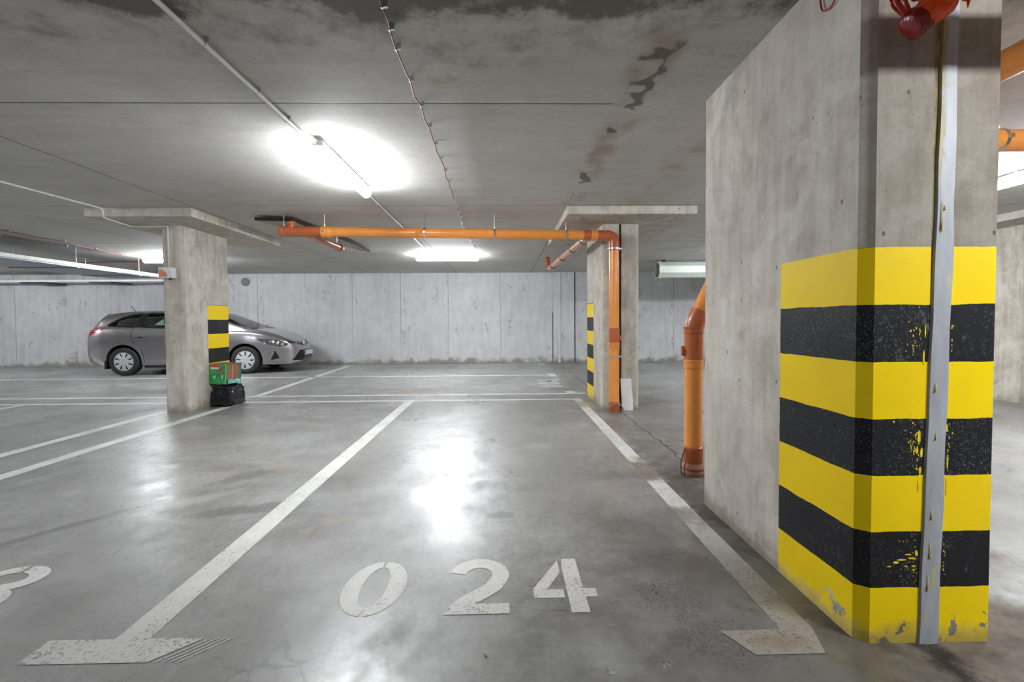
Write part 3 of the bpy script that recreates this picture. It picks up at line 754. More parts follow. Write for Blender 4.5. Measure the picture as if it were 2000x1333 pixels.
t = thing('drain_pipe', 'orange downpipe standing behind the big foreground pillar, bent away near its top', 'pipe', (1.53, 3.64, 0))
R2 = .068; px_, py_ = 1.534, 3.64
pipe('downpipe', [(px_, py_, .02), (px_, py_, .98)], R2, M_PVC, t)
pipe('access_fitting', [(px_, py_, .90), (px_, py_, 1.16)], R2*1.07, M_PVCD, t, label='brick red fitting with a round access cap')
pipe('access_cap', [(px_-.05, py_+.01, 1.00), (px_-.092, py_+.02, 1.00)], .040, M_PVCD, t)
socket((px_, py_, .895), (0, 0, -1), R2*1.02, M_PVC, t, .07)
socket((px_, py_, 1.165), (0, 0, -1), R2*1.05, M_PVCD, t, .06)
d_ = Vector((.47, -.03, 1)).normalized(); e0 = Vector((px_, py_, 1.16)); e1 = e0+Vector((.012, 0, .07)); e2 = e1 + d_*.10
pipe('elbow', [e0, e1, e2], R2*1.10, M_PVCD, t, .06, label='brick red elbow')
up = e1 + d_*1.30
pipe('pipe_run', [e1+d_*.05, up, (up.x+.18, 3.45, 2.40), (up.x+.2, 3.05, 2.425)], R2, M_PVC, t, .12)
socket((px_, py_, .150), (0, 0, -1), R2*1.03, M_PVCD, t, .16, 'base_socket')
bm = BM(); lathe(bm, [(.0, .0), (.092, .0), (.098, .02), (.094, .035), (.088, .04), (.096, .048), (.096, .062), (.084, .075), (.074, .10), (.0, .10)], (px_, py_, 0)); obj('base_collar', bm, plain('dusty_brick_pvc', (.33, .15, .09), .6), t, auto=40)
bm = BM(); tube(bm, smooth_path([(px_-.080, py_-.03, .21), (px_-.120, py_-.05, .12), (px_-.130, py_-.08, .03), (px_-.105, py_-.095, .012), (px_-.108, py_-.085, .07), (px_-.092, py_-.075, .115)], .04), .0055, 8)
tag(obj('cable_loop', bm, plain('dark_cable', (.10, .075, .06), .6), None, True), 'dark loose cable loop at the foot of the orange downpipe behind the pillar', 'cable')

# pipes passing overhead right of the pillar
t = thing('drain_pipe', 'orange pipe crossing level with the right edge of the foreground pillar', 'pipe', (4, 3.0, 2.43))
pipe('pipe_run', [(2.62, 3.0, 2.432), (9.5, 3.0, 2.41)], .070, M_PVC, t)
socket((5.2, 3.0, 2.42), (1, 0, 0), .07, M_PVC, t, .12)
for x in (3.3, 4.6, 6.2, 7.8): hanger((x, 3.0, 2.43), .07, t)
t = thing('drain_pipe', 'orange pipe overhead in the top right corner, running toward the viewer', 'pipe', (2.45, 2.0, 2.49))
pipe('pipe_run', [(2.475, 3.4, 2.505), (2.475, 1.28, 2.485), (2.40, 1.21, 2.375), (1.16, 1.20, 2.37), (1.16, 1.20, 2.695)], .070, M_PVC, t, .14)  # turn over the pillar is unseen, laid to cast the shadow band
socket((2.475, 1.6, 2.488), (0, 1, 0), .07, M_PVCD, t, .12)

# ------------------------------------------------------------------ plywood sheet against the ceiling
def mat_ply():
    n = N('old_plywood'); f = n.noise(6, 5, .6, v=n.scale(n.oc(), 3, .5, 1))
    c = n.mix(n.lin(f, .3, .7), (.34, .29, .23), (.46, .41, .34)); return n.out(c, .8)
bm = BM()
top = [(-3.33, 6.22), (-2.86, 6.30), (-2.62, 8.1), (-2.60, 9.0), (-2.72, 8.8), (-3.00, 7.6)]
def zb(x, y): return 2.672 - .012*(y-6.2)/2.8
a = [bm.verts.new((x, y, zb(x, y)-.045)) for x, y in top]; b = [bm.verts.new((x, y, zb(x, y))) for x, y in top]
bm.faces.new(a); bm.faces.new(b[::-1])
for k in range(len(top)): bm.faces.new((a[k], b[k], b[(k+1) % len(top)], a[(k+1) % len(top)])).material_index = 1  # edge faces coloured black to paint the shadow gap above the board
tag(obj('plywood_sheet', bm, [mat_ply(), plain('shadow_gap_black', (.012, .010, .009), .9)]), 'warped board, edge painted as a shadow gap, under the ceiling behind the closed end of the orange pipe', 'board')

# ------------------------------------------------------------------ air duct and cable tray on the left
t = thing('air_duct', 'long flat galvanised air duct with a bright edge under the ceiling at the left', 'duct', (-8.2, 8, 2.2))
xa, xb2 = -7.86, -7.98
bm = BM(); prism(bm, [(xa-.02, 3.0), (xb2-.02, 10.9), (xb2-1.22, 10.9), (xa-1.22, 3.0)], 2.315, 2.39); obj('duct_body', bm, M_GALV, t)
bm = BM(); prism(bm, [(xa, 3.0), (xb2, 10.92), (xb2-.018, 10.92), (xa-.018, 3.0)], 2.335, 2.395); o = obj('duct_rail', bm, plain('bright_aluminium_rail', (.88, .88, .86), .4, .0), t); o['label'] = 'bright rail along the upper edge of the duct'
for y in (4.2, 5.7, 7.2, 8.7, 10.2):
    bm = BM(); xx = xa+(xb2-xa)*(y-3)/7.9; box(bm, xx-1.25, xx+.008, y-.02, y+.02, 2.300, 2.315); obj('duct_flange', bm, M_GALV, t)
    bm = BM(); tube(bm, [(xx-.03, y, 2.39), (xx-.03, y, H)], .006, 8); obj('hanger_rod', bm, M_STEEL, t)
    bm = BM(); tube(bm, [(xx-1.18, y, 2.39), (xx-1.18, y, H)], .006, 8); obj('hanger_rod', bm, M_STEEL, t)
t = thing('cable_tray', 'white metal cable tray running along the top of the far wall behind the duct', 'tray', (-12, 13, 2.44))
bm = BM(); box(bm, X0+.02, -8.9, 12.9, 12.93, 2.425, 2.475); box(bm, X0+.02, -8.9, 12.93, 13.3, 2.425, 2.430); obj('tray_rail', bm, plain('white_tray', (.86, .86, .84), .3), t)
for x in (-16, -13.1, -11.2, -9.2):
    bm = BM(); box(bm, x-.3, x+.3, 12.9, 13.65, 2.395, 2.425); obj('tray_bracket', bm, M_BLACK, t)

# ------------------------------------------------------------------ octagonal housing on the right
t = thing('shutter_housing', 'octagonal grey-green metal housing hanging under the ceiling right of the split pillar', 'housing', (4.6, 11, 2.46))
bm = BM(); cy_, cz_, r_ = 11.0, 2.462, .205
def oct_ring(x, r): return [bm.verts.new((x, cy_+r*math.cos(PI/8+PI/4*k), cz_+r*math.sin(PI/8+PI/4*k))) for k in range(8)]
o1 = oct_ring(3.80, r_); o2 = oct_ring(9.0, r_); o3 = oct_ring(9.0, r_-.012); o4 = oct_ring(3.80, r_-.012)
for p, q in ((o1, o2), (o2, o3), (o3, o4), (o4, o1)):
    for k in range(8): bm.faces.new((p[k], p[(k+1) % 8], q[(k+1) % 8], q[k]))
obj('housing_shell', bm, plain('grey_green_sheet', (.50, .545, .50), .55, .1, var=.05), t)
bm = BM(); o1 = oct_ring(3.735, r_+.012); o2 = oct_ring(3.80, r_+.012); o3 = oct_ring(3.80, r_-.02); o4 = oct_ring(3.735, r_-.02)
for p, q in ((o1, o2), (o2, o3), (o3, o4), (o4, o1)):
    for k in range(8): bm.faces.new((p[k], p[(k+1) % 8], q[(k+1) % 8], q[k]))
obj('end_collar', bm, plain('pale_collar', (.56, .58, .54), .4), t)
bm = BM(); f_ = oct_ring(3.95, r_-.012); bm.faces.new(f_); obj('hollow_shade', bm, M_BLACK, t)  # black sheet stands in for the shade inside the open end
bm = BM(); tube(bm, [(3.738, 10.84, 2.52), (3.738, 10.86, 2.36)], .008, 6); obj('end_brace', bm, M_STEEL, t)
bm = BM(); box(bm, 3.9, 8.9, 10.9, 11.1, 2.655, H); obj('mounting_rail', bm, M_BLACK, t)
t = thing('drain_pipe', 'short reddish pipe above the octagonal housing beside the foreground pillar', 'pipe', (5, 10.3, 2.6))
pipe('pipe_run', [(4.45, 11.9, 2.655), (6.6, 11.75, 2.655)], .035, M_PVCD, t)

# round vent cap on the far wall
t = thing('wall_vent', 'round grey vent cap high on the far wall right of the left pillar', 'vent')
bm = BM(); lathe(bm, [(.0, 0), (.118, 0), (.118, -.05), (.10, -.07), (.0, -.075)], (-7.60, WY, 2.46), 'Y', 28)
vc = obj('vent_cap', bm, plain('grey_vent', (.20, .205, .19), .6), t, auto=40)
bm = BM(); lathe(bm, [(.118, 0), (.132, 0), (.132, -.03), (.118, -.03)], (-7.60, WY, 2.46), 'Y', 28); obj('vent_rim', bm, plain('pale_vent_rim', (.5, .5, .48), .6), t, auto=40)
t.location = (0, 0, 0)

# ------------------------------------------------------------------ things by the pillars
def wrinkled_bag():
    bm = BM(); bmesh.ops.create_icosphere(bm, subdivisions=5, radius=1.0)
    from mathutils import noise as mn
    for v in bm.verts:
        d = v.co.normalized(); x, y, z = d
        e = .42
        s = lambda a: math.copysign(abs(a)**e, a)
        px, py, pz = s(x), s(y), s(z)
        q = 1.0 - .10*max(0, pz)
        p = Vector((px*.155*q, py*.230*q, pz*.165))
        f = mn.noise(Vector((d.x*2.2, d.y*2.2, d.z*3.0+4)))*.035
        rdg = abs(mn.noise(Vector((d.x*4+3*d.z, d.y*4, d.z*9))))*.045 + abs(mn.noise(Vector((d.x*12, d.y*9, d.z*22))))*.018
        p += d*(f-rdg)
        if p.z < -.158: p.z = -.158
        p.x *= 1.0+.12*max(0, -pz)
        v.co = p
    zmin = min(v.co.z for v in bm.verts)
    for v in bm.verts: v.co.z -= zmin
    return bm
bm = wrinkled_bag(); bmesh.ops.translate(bm, vec=(-4.205, 7.02, .001), verts=bm.verts)
bag = tag(obj('trash_bag', bm, plain('black_bin_liner', (.010, .010, .014), .2, bump=.35, sc=30, Specular_IOR_Level=.4), None, True), 'full black plastic bin bag on the floor against the left pillar', 'bag')
def mat_green():
    n = N('green_printed_card'); o = n.xyz(n.oc()); X, Z = o[0], o[2]
    f = n.noise(14, 4); c = n.mix(n.lin(f, .4, .6), (.02, .26, .07), (.04, .40, .13))
    c = n.mix(n.M('MULTIPLY', n.line(Z, .27, .022, .1), n.line(X, .075, .07, .1)), c, (.62, .07, .10))
    c = n.mix(n.M('MULTIPLY', n.line(Z, .235, .014, .1), n.line(X, .075, .068, .1)), c, (.75, .72, .68))
    c = n.mix(n.M('MULTIPLY', n.line(Z, .20, .05, .5), n.line(X, .155, .025, .5)), c, (.35, .12, .04))
    c = n.mix(n.M('MULTIPLY', n.line(Z, .105, .018, .3), n.line(X, .075, .018, .3)), c, (.45, .68, .45))
    c = n.mix(n.M('MULTIPLY', n.line(Z, .11, .03, .4), n.line(X, .195, .012, .4)), c, (.50, .55, .60))
    c = n.mix(n.M('MULTIPLY', n.line(X, .243, .010, .4), .6), c, (.35, .75, .45))
    return n.out(c, .35)
t = thing('cardboard_box', 'green printed cardboard box on top of the black bin bag', 'box', (-4.395, 6.86, .343))
t.rotation_euler = (math.radians(-2), math.radians(2), math.radians(-3))
def cbox(name, x0, x1, y0, y1, z0, z1, m):
    bm = BM(); box(bm, x0, x1, y0, y1, z0, z1); me = bpy.data.meshes.new(name); bmesh.ops.recalc_face_normals(bm, faces=bm.faces[:]); bm.to_mesh(me); bm.free()
    o = bpy.data.objects.new(name, me); C.objects.link(o); me.materials.append(m); o.parent = t; return o
M_GRN = mat_green(); M_KRAFT = plain('brown_cardboard', (.28, .125, .065), .8, var=.12)
cbox('box_front', 0, .262, 0, .005, 0, .305, M_GRN)
cbox('box_back', 0, .262, .335, .34, 0, .305, M_GRN)
cbox('box_side', 0, .005, .005, .335, 0, .305, M_GRN)
cbox('box_bottom', .005, .262, .005, .335, 0, .005, M_GRN)
cbox('box_flap', .245, .250, .012, .30, .055, .300, M_KRAFT)['label'] = 'brown unprinted end panel'
cbox('box_top', .005, .262, .005, .335, .300, .305, M_KRAFT)
cbox('tape_strip', .2505, .2515, .135, .15, .07, .29, plain('tan_tape', (.5, .36, .18), .4))
bm = BM()
rr2 = random.Random(2); prev = None
me_pts = []
for i in range(15):
    yy = .01+i*.0225; me_pts.append((yy, .262+rr2.uniform(.004, .02), .085-rr2.uniform(0, .03), rr2.uniform(.0, .02)))
rows = []
for yy, xx, zt, zb_ in me_pts: rows.append([bm.verts.new(v) for v in ((xx-.006, yy, zt), (xx, yy, zt-.002), (xx+.004, yy, zb_), (xx-.008, yy, zb_))])
for a, b in zip(rows, rows[1:]):
    for k in range(4): bm.faces.new((a[k], a[(k+1) % 4], b[(k+1) % 4], b[k]))
bm.faces.new(rows[0]); bm.faces.new(rows[-1][::-1])
me = bpy.data.meshes.new('torn_film'); bm.to_mesh(me); bm.free(); o = bpy.data.objects.new('torn_film', me); C.objects.link(o); me.materials.append(plain('teal_film', (.22, .50, .46), .25, var=.5, sc=30)); o.parent = t
o['label'] = 'torn teal film along the lower edge'

t = thing('white_panel', 'small white offcut board leaning on the foot of the split pillar', 'board', (1.70, 6.28, 0))
bm = BM()
pl_ = [(0, 0), (.148, .0), (.150, .19), (.143, .30), (.142, .44), (-.008, .44), (-.002, .25)]
a = [bm.verts.new((x, 0, z)) for x, z in pl_]; b = [bm.verts.new((x, .03, z)) for x, z in pl_]; bm.faces.new(a); bm.faces.new(b[::-1])
for k in range(len(pl_)): bm.faces.new((a[k], b[k], b[(k+1) % len(pl_)], a[(k+1) % len(pl_)]))
bmesh.ops.transform(bm, matrix=Matrix.Translation((1.645, 6.255, 0)) @ Matrix.Rotation(math.radians(-9), 4, 'X'), verts=bm.verts)
obj('panel_sheet', bm, plain('white_foam_board', (.74, .745, .76), .6, var=.1, sc=8, bump=.3), t)

# ------------------------------------------------------------------ wrapped bundle hanging at the top of the big pillar
t = thing('wrapped_bundle', 'red-orange plastic wrapped bundle hanging from red cables in front of the foreground pillar', 'bundle', (1.46, 1.56, 2.6))
from mathutils import noise as mn
A = Vector((1.425, 1.585, 2.262)); Bv = Vector((1.530, 1.56, 2.352)); ax = (Bv-A).normalized(); L = (Bv-A).length
bm = BM(); rings = []; u_ = ax.orthogonal().normalized(); v_ = ax.cross(u_)
NS = 44; SG = 72
for i in range(NS+1):
    s_ = i/NS; base = A + ax*(s_*L*1.12 - .012)
    r = .050 if s_ < .85 else .050 - (s_-.85)*.08
    r *= min(1, (1-(1-min(1, s_/.16))**2)**.5+.12)
    ring_ = []
    for k in range(SG):
        th = 2*PI*k/SG; dd = u_*math.cos(th)+v_*math.sin(th)
        wr = abs(mn.noise(Vector((math.cos(th)*2.5, math.sin(th)*2.5, s_*5+th*.6))))*.008 + mn.noise(Vector((math.cos(th)*1.2, math.sin(th)*1.2, s_*2)))*.004
        wr += abs(mn.noise(Vector((math.cos(th)*7, math.sin(th)*7, s_*9))))*.0025
        ring_.append(bm.verts.new(base + dd*(r - wr)))
    rings.append(ring_)
for a, b in zip(rings, rings[1:]):
    for k in range(SG):
        f = bm.faces.new((a[k], a[(k+1) % SG], b[(k+1) % SG], b[k]))
        if (f.calc_center_median()-A).dot(ax) + mn.noise(Vector((k*.12, 0, 3)))*.02 < .035: f.material_index = 1  # lower end painted dark red, mostly for its shade
bm.faces.new(rings[0][::-1]).material_index = 1; bm.faces.new(rings[-1])
def mat_wrap():
    n = N('orange_red_wrap'); f = n.noise(25, 4, v=n.oc()); c = n.mix(n.lin(f, .3, .7), (.70, .06, .012), (.85, .12, .025)); n.bump(n.noise(60, 4, v=n.oc()), .35, .004)
    return n.out(c, .25, 0)
obj('plastic_wrap', bm, [mat_wrap(), plain('shaded_wrap_red', (.20, .010, .012), .3, bump=.4)], t, True)
bm = BM(); tube(bm, [Bv+Vector((.035, -.02, -.02)), Bv+Vector((.048, -.024, -.03)), Bv+Vector((.045, -.024, -.055))], [.008, .006, .001], 8); obj('wrap_end', bm, mat_wrap(), t)
for pts, r in (([(1.36, 1.60, 2.70), (1.362, 1.585, 2.47), (1.352, 1.58, 2.39), (1.375, 1.58, 2.335), (1.42, 1.585, 2.285)], .0085),
               ([(1.42, 1.61, 2.70), (1.415, 1.60, 2.46), (1.403, 1.59, 2.36), (1.425, 1.59, 2.315), (1.455, 1.59, 2.30)], .0075),
               ([(1.385, 1.63, 2.70), (1.38, 1.62, 2.40), (1.385, 1.62, 2.36), (1.42, 1.62, 2.33), (1.44, 1.61, 2.31)], .005),
               ([(1.475, 1.62, 2.70), (1.478, 1.61, 2.42), (1.470, 1.60, 2.375), (1.445, 1.60, 2.36), (1.435, 1.61, 2.42), (1.44, 1.62, 2.70)], .0045)):
    bm = BM(); tube(bm, smooth_path(pts, .05), r, 10); obj('red_cable', bm, M_CABLE2, t, True)
bm = BM(); tube(bm, [(1.39, 1.60, 2.375), (1.425, 1.60, 2.378)], .010, 10); obj('cable_clip', bm, plain('white_clip', (.75, .76, .74), .3), t)
bm = BM(); tube(bm, [(1.455, 1.595, 2.375), (1.475, 1.592, 2.350)], .008, 10); obj('cable_clip', bm, M_STEEL, t)
t = thing('alarm_cable', 'small loop of red cable with a metal clip high on the foreground pillar', 'cable', (1.34, 1.85, 2.6))
bm = BM(); tube(bm, smooth_path([(1.345, 1.93, 2.70), (1.345, 1.93, 2.58), (1.345, 1.915, 2.53), (1.345, 1.86, 2.52), (1.343, 1.80, 2.58), (1.343, 1.78, 2.70)], .05), .0035, 8); obj('cable_sheath', bm, M_CABLE2, t, True)
bm = BM(); box(bm, 1.338, 1.354, 1.815, 1.835, 2.53, 2.56, .003); obj('cable_clip', bm, M_STEEL, t)

# the small yellowish crumb on the floor
bm = BM(); bmesh.ops.create_icosphere(bm, subdivisions=2, radius=.006)
for v in bm.verts: v.co *= rr.uniform(.7, 1.2)
bmesh.ops.translate(bm, vec=(-.075, 1.668, .005), verts=bm.verts)
tag(obj('pebble', bm, plain('pale_yellow_stone', (.5, .46, .25), .7)), 'tiny yellowish crumb on the floor in front of the number 024', 'pebble')
#CAR#
# ------------------------------------------------------------------ the parked estate car
def interp(tab, s):
    if s <= tab[0][0]: return tab[0][1]
    for (a, va), (b, vb) in zip(tab, tab[1:]):
        if s <= b:
            t_ = (s-a)/(b-a); return va + (vb-va)*t_
    return tab[-1][1]
def smoothed(tab, s, h=.05):
    return (interp(tab, s-h)+2*interp(tab, s)+interp(tab, s+h))/4
T_TOP = [(-.905, .70), (-.89, .74), (-.87, .86), (-.85, .95), (-.80, 1.04), (-.76, 1.09), (-.66, 1.25), (-.58, 1.385), (-.54, 1.40), (-.3, 1.435), (0, 1.462), (.4, 1.475), (.9, 1.478), (1.4, 1.455), (1.75, 1.41), (1.95, 1.34), (2.2, 1.235), (2.45, 1.13), (2.63, 1.055), (2.8, 1.02), (3.0, .98), (3.2, .915), (3.38, .83), (3.5, .755), (3.58, .68), (3.65, .59), (3.69, .52), (3.71, .48)]
T_BOT = [(-.905, .45), (-.88, .34), (-.85, .29), (-.5, .22), (-.3, .19), (.4, .19), (3.1, .18), (3.5, .17), (3.62, .20), (3.71, .30)]
T_W = [(-.905, .50), (-.895, .60), (-.87, .70), (-.82, .765), (-.7, .82), (-.5, .86), (-.2, .875), (.6, .875), (1.3, .865), (2.0, .87), (2.6, .88), (2.85, .87), (3.05, .845), (3.2, .80), (3.35, .72), (3.5, .60), (3.6, .48), (3.66, .38), (3.71, .26)]
T_BELT = [(-.9, .66), (-.80, .99), (-.7, 1.04), (-.5, 1.075), (0, 1.07), (.8, 1.035), (1.6, 1.0), (2.3, .975), (2.6, .965), (2.8, .945), (3.0, .91), (3.2, .85), (3.38, .77), (3.5, .70), (3.6, .62), (3.66, .55), (3.71, .46)]
T_G = [(-.9, .45), (-.8, .60), (-.6, .62), (-.2, .64), (.8, .655), (1.6, .64), (1.9, .62), (2.2, .66), (2.5, .70), (2.8, .70), (3.0, .68), (3.2, .63), (3.4, .54), (3.55, .42), (3.66, .28), (3.71, .18)]
def catmull(P, n):
    out = []
    for i in range(len(P)-1):
        p0, p1, p2, p3 = P[max(i-1, 0)], P[i], P[i+1], P[min(i+2, len(P)-1)]
        for k in range(n):
            t = k/n
            out.append(tuple(.5*((2*p1[j]) + (-p0[j]+p2[j])*t + (2*p0[j]-5*p1[j]+4*p2[j]-p3[j])*t*t + (-p0[j]+3*p1[j]-3*p2[j]+p3[j])*t**3) for j in (0, 1)))
    out.append(P[-1]); return out
def section(s, inset=0.0, floor_z=None):
    T = smoothed(T_TOP, s, .03); Bz = smoothed(T_BOT, s, .03); W = smoothed(T_W, s, .04); b = min(smoothed(T_BELT, s), T-.012); g = smoothed(T_G, s)
    T -= inset; W -= inset; g -= inset*.8
    if floor_z is not None: Bz = floor_z
    hh = T-b
    low = min(.62, Bz+(b-Bz)*.55)
    cab = max(0, min(1, (hh-.05)/.25))
    P = [(0, Bz), (W*.80, Bz), (W*.955, Bz+(low-Bz)*.22), (W*.995, low), (W*(.985+.01*cab), low+(b-low)*.55), (W*.955, b-.02), (W*.90 if cab > .3 else W*.90, b+.012*cab)]
    P += [(g+(W*.90-g)*.38, b+hh*.62), (g*.96, T-.055*cab-.008), (g*.80, T-.016), (g*.45, T-.004), (0, T)]
    Q = catmull(P, 4)
    return [(max(0, y), z) for y, z in Q]
def loft(s0, s1, n, **kw):
    bm = BM(); rings = []
    for i in range(n+1):
        s = s0+(s1-s0)*i/n
        if kw.get('warp'): s = kw['warp'](i/n)
        q = section(s, kw.get('inset', 0), kw.get('floor_z'))
        ring_ = [bm.verts.new((s, -y, z)) for y, z in q] + [bm.verts.new((s, y, z)) for y, z in q[-2:0:-1]]
        rings.append(ring_)
    m = len(rings[0])
    for a, b in zip(rings, rings[1:]):
        for k in range(m): bm.faces.new((a[k], a[(k+1) % m], b[(k+1) % m], b[k]))
    bm.faces.new(rings[0][::-1]); bm.faces.new(rings[-1])
    bmesh.ops.recalc_face_normals(bm, faces=bm.faces[:])
    return bm
def tmp_obj(bm, mats=()):
    me = bpy.data.meshes.new('tmp'); bmesh.ops.recalc_face_normals(bm, faces=bm.faces[:]); bm.to_mesh(me); bm.free()
    for m_ in mats: me.materials.append(m_)
    o = bpy.data.objects.new('tmp', me); C.objects.link(o); return o
def n_paint():
    n = N('taupe_grey_metallic_paint'); f = n.noise(900, 2)
    c = n.mix(n.lin(f, .35, .65), (.33, .31, .325), (.46, .435, .455))
    return n.out(c, .28, .85, Coat_Weight=.9, Coat_Roughness=.04)
M_CAR = n_paint()
M_WELL = plain('wheel_well_black', (.012, .012, .013), .8)
def n_glass():
    n = N('tinted_car_glass'); t = n.t
    tr = n.new('ShaderNodeBsdfTransparent'); tr.inputs[0].default_value = (.90, .985, .955, 1)
    gl = n.new('ShaderNodeBsdfGlossy'); gl.inputs['Roughness'].default_value = .02; gl.inputs[0].default_value = (1, 1, 1, 1)
    fr = n.new('ShaderNodeFresnel'); fr.inputs[0].default_value = 1.5
    mx = n.new('ShaderNodeMixShader'); fk = n.M('MULTIPLY', fr.outputs[0], 1.0, clamp=True)
    n.l.new(fk, mx.inputs[0]); n.l.new(tr.outputs[0], mx.inputs[1]); n.l.new(gl.outputs[0], mx.inputs[2])
    n.l.new(mx.outputs[0], n.n['Material Output'].inputs[0]); return n.m
M_GLASS = n_glass()
body = tmp_obj(loft(-.905, 3.71, 150), (M_CAR, M_WELL))
dg = bpy.context.evaluated_depsgraph_get()
bvh = BVHTree.FromObject(body, dg)
def cyl_y(bm, cx, cz, r, y0, y1, seg=48):
    lathe_r = [[bm.verts.new((cx+r*math.cos(2*PI*k/seg), y, cz+r*math.sin(2*PI*k/seg))) for k in range(seg)] for y in (y0, y1)]
    for k in range(seg): bm.faces.new((lathe_r[0][k], lathe_r[0][(k+1) % seg], lathe_r[1][(k+1) % seg], lathe_r[1][k]))
    bm.faces.new(lathe_r[0]); bm.faces.new(lathe_r[1][::-1])
def rounded(poly, r=.03, n=3):
    out = []
    m = len(poly)
    for i in range(m):
        p = Vector(poly[i]); a = Vector(poly[i-1])-p; b = Vector(poly[(i+1) % m])-p
        ra = min(r, a.length*.4, b.length*.4); a = p+a.normalized()*ra; b = p+b.normalized()*ra
        for k in range(n+1):
            t_ = k/n; q = a*(1-t_)**2 + p*2*t_*(1-t_) + b*t_*t_; out.append((q.x, q.y))
    return out
WIN_Q = rounded([(-.39, 1.128), (-.12, 1.29), (.10, 1.36), (.315, 1.395), (.225, 1.10)], .05)
WIN_R = rounded([(.345, 1.098), (.425, 1.398), (1.20, 1.40), (1.22, 1.06)], .04)
WIN_F = rounded([(1.30, 1.055), (1.28, 1.40), (1.52, 1.385), (1.80, 1.30), (2.22, 1.03)], .04)
WS = rounded([(-.68, 1.045), (.68, 1.045), (.55, 1.375), (-.55, 1.375)], .05)
RW = rounded([(-.60, 1.10), (.60, 1.10), (.53, 1.35), (-.53, 1.35)], .05)
cuts = []
bm = BM()
for cx in (0, 2.6):
    for y0, y1 in ((-1.2, -.58), (.58, 1.2)): cyl_y(bm, cx, .325, .372, y0, y1)
wc = tmp_obj(bm, (M_CAR, M_WELL))
for p in wc.data.polygons: p.material_index = 1
cab = tmp_obj(loft(-.60, 2.42, 60, inset=.045, floor_z=.55), (M_CAR, M_WELL))
for p in cab.data.polygons: p.material_index = 1
def prism_axis(bm, poly, a, b, axis):
    f = (lambda p, t: (p[0], t, p[1])) if axis == 'y' else (lambda p, t: (t, p[0], p[1]))
    A_ = [bm.verts.new(f(p, a)) for p in poly]; B2 = [bm.verts.new(f(p, b)) for p in poly]
    bm.faces.new(A_); bm.faces.new(B2[::-1])
    for k in range(len(poly)): bm.faces.new((A_[k], B2[k], B2[(k+1) % len(poly)], A_[(k+1) % len(poly)]))
bm = BM()
for w_ in (WIN_Q, WIN_R, WIN_F): prism_axis(bm, w_, -1.1, 1.1, 'y')
w1 = tmp_obj(bm, (M_CAR, M_WELL))
bm = BM(); prism_axis(bm, WS, 1.70, 2.75, 'x'); prism_axis(bm, RW, -1.0, -.50, 'x')
w2 = tmp_obj(bm, (M_CAR, M_WELL))
for ctt in (w1, w2):
    for p in ctt.data.polygons: p.material_index = 1
for cut in (wc, cab, w1, w2):
    md = body.modifiers.new('b', 'BOOLEAN'); md.operation = 'DIFFERENCE'; md.object = cut; md.solver = 'EXACT'
dg = bpy.context.evaluated_depsgraph_get(); dg.update()
me = bpy.data.meshes.new_from_object(body.evaluated_get(dg)); me.name = 'car_body'
for o_ in (body, wc, cab, w1, w2): bpy.data.objects.remove(o_)

SCL = 1.065
yaw = math.atan2(11.223-11.017, -6.33+9.093)
nx, ny = -math.sin(yaw), math.cos(yaw)
car = thing('car', 'grey-brown estate car parked by the far wall, partly hidden behind the left pillar', 'car', (-9.093+nx*.875*SCL, 11.03+ny*.875*SCL, 0.003))
car.rotation_euler = (0, 0, yaw); car.scale = (SCL, SCL, SCL)
def cpart(name, bm, m, parent=None, smooth=True, ang=35):
    me_ = bpy.data.meshes.new(name); bmesh.ops.recalc_face_normals(bm, faces=bm.faces[:]); bm.to_mesh(me_); bm.free()
    o = bpy.data.objects.new(name, me_); C.objects.link(o); o.parent = parent or car
    for m_ in (m if isinstance(m, (list, tuple)) else [m]): me_.materials.append(m_)
    if smooth:
        for p in me_.polygons: p.use_smooth = True
        me_.set_sharp_from_angle(angle=math.radians(ang))
    return o
ob = bpy.data.objects.new('car_body', me); C.objects.link(ob); ob.parent = car
for p in me.polygons: p.use_smooth = True
me.set_sharp_from_angle(angle=math.radians(38))

def project_panel(poly, frame, off, thick=.004, res=.03):
    """polygon in a (u,z) frame laid on the body skin along a direction. frame: function(u,z)->(origin, direction)"""
    bm = BM(); vs = [bm.verts.new((u, 0, z)) for u, z in poly]
    bm.faces.new(vs)
    us = [p[0] for p in poly]; zs = [p[1] for p in poly]
    u = min(us)+res
    while u < max(us):
        bmesh.ops.bisect_plane(bm, geom=bm.verts[:]+bm.edges[:]+bm.faces[:], plane_co=(u, 0, 0), plane_no=(1, 0, 0)); u += res
    z = min(zs)+res
    while z < max(zs):
        bmesh.ops.bisect_plane(bm, geom=bm.verts[:]+bm.edges[:]+bm.faces[:], plane_co=(0, 0, z), plane_no=(0, 0, 1)); z += res
    for v in bm.verts:
        o_, d_ = frame(v.co.x, v.co.z); d_ = Vector(d_).normalized()
        hit = bvh.ray_cast(Vector(o_), d_)
        p_ = hit[0] if hit[0] is not None else Vector(o_)+d_*4
        v.co = p_ - d_*off
    if thick:
        r_ = bmesh.ops.extrude_face_region(bm, geom=bm.faces[:]); 
        for e in r_['geom']:
            if isinstance(e, bmesh.types.BMVert):
                pass
        vv = [e for e in r_['geom'] if isinstance(e, bmesh.types.BMVert)]
        d_ = Vector(frame(poly[0][0], poly[0][1])[1]).normalized()
        for v in vv: v.co += d_*thick
    return bm
def side(sg): return lambda u, z: ((u, sg*3, z), (0, -sg, 0))
def front(u, z): return ((6, u, z), (-1, 0, 0))
def rear(u, z): return ((-6, u, z), (1, 0, 0))
S2 = math.sqrt(.5)
def diag_f(sg):      # from front corner; u=(x+|y| sign)/sqrt2
    return lambda u, z: ((u*S2+3, sg*(-u*S2+3) if False else sg*(3-u*S2), z), (-1, -sg, 0))
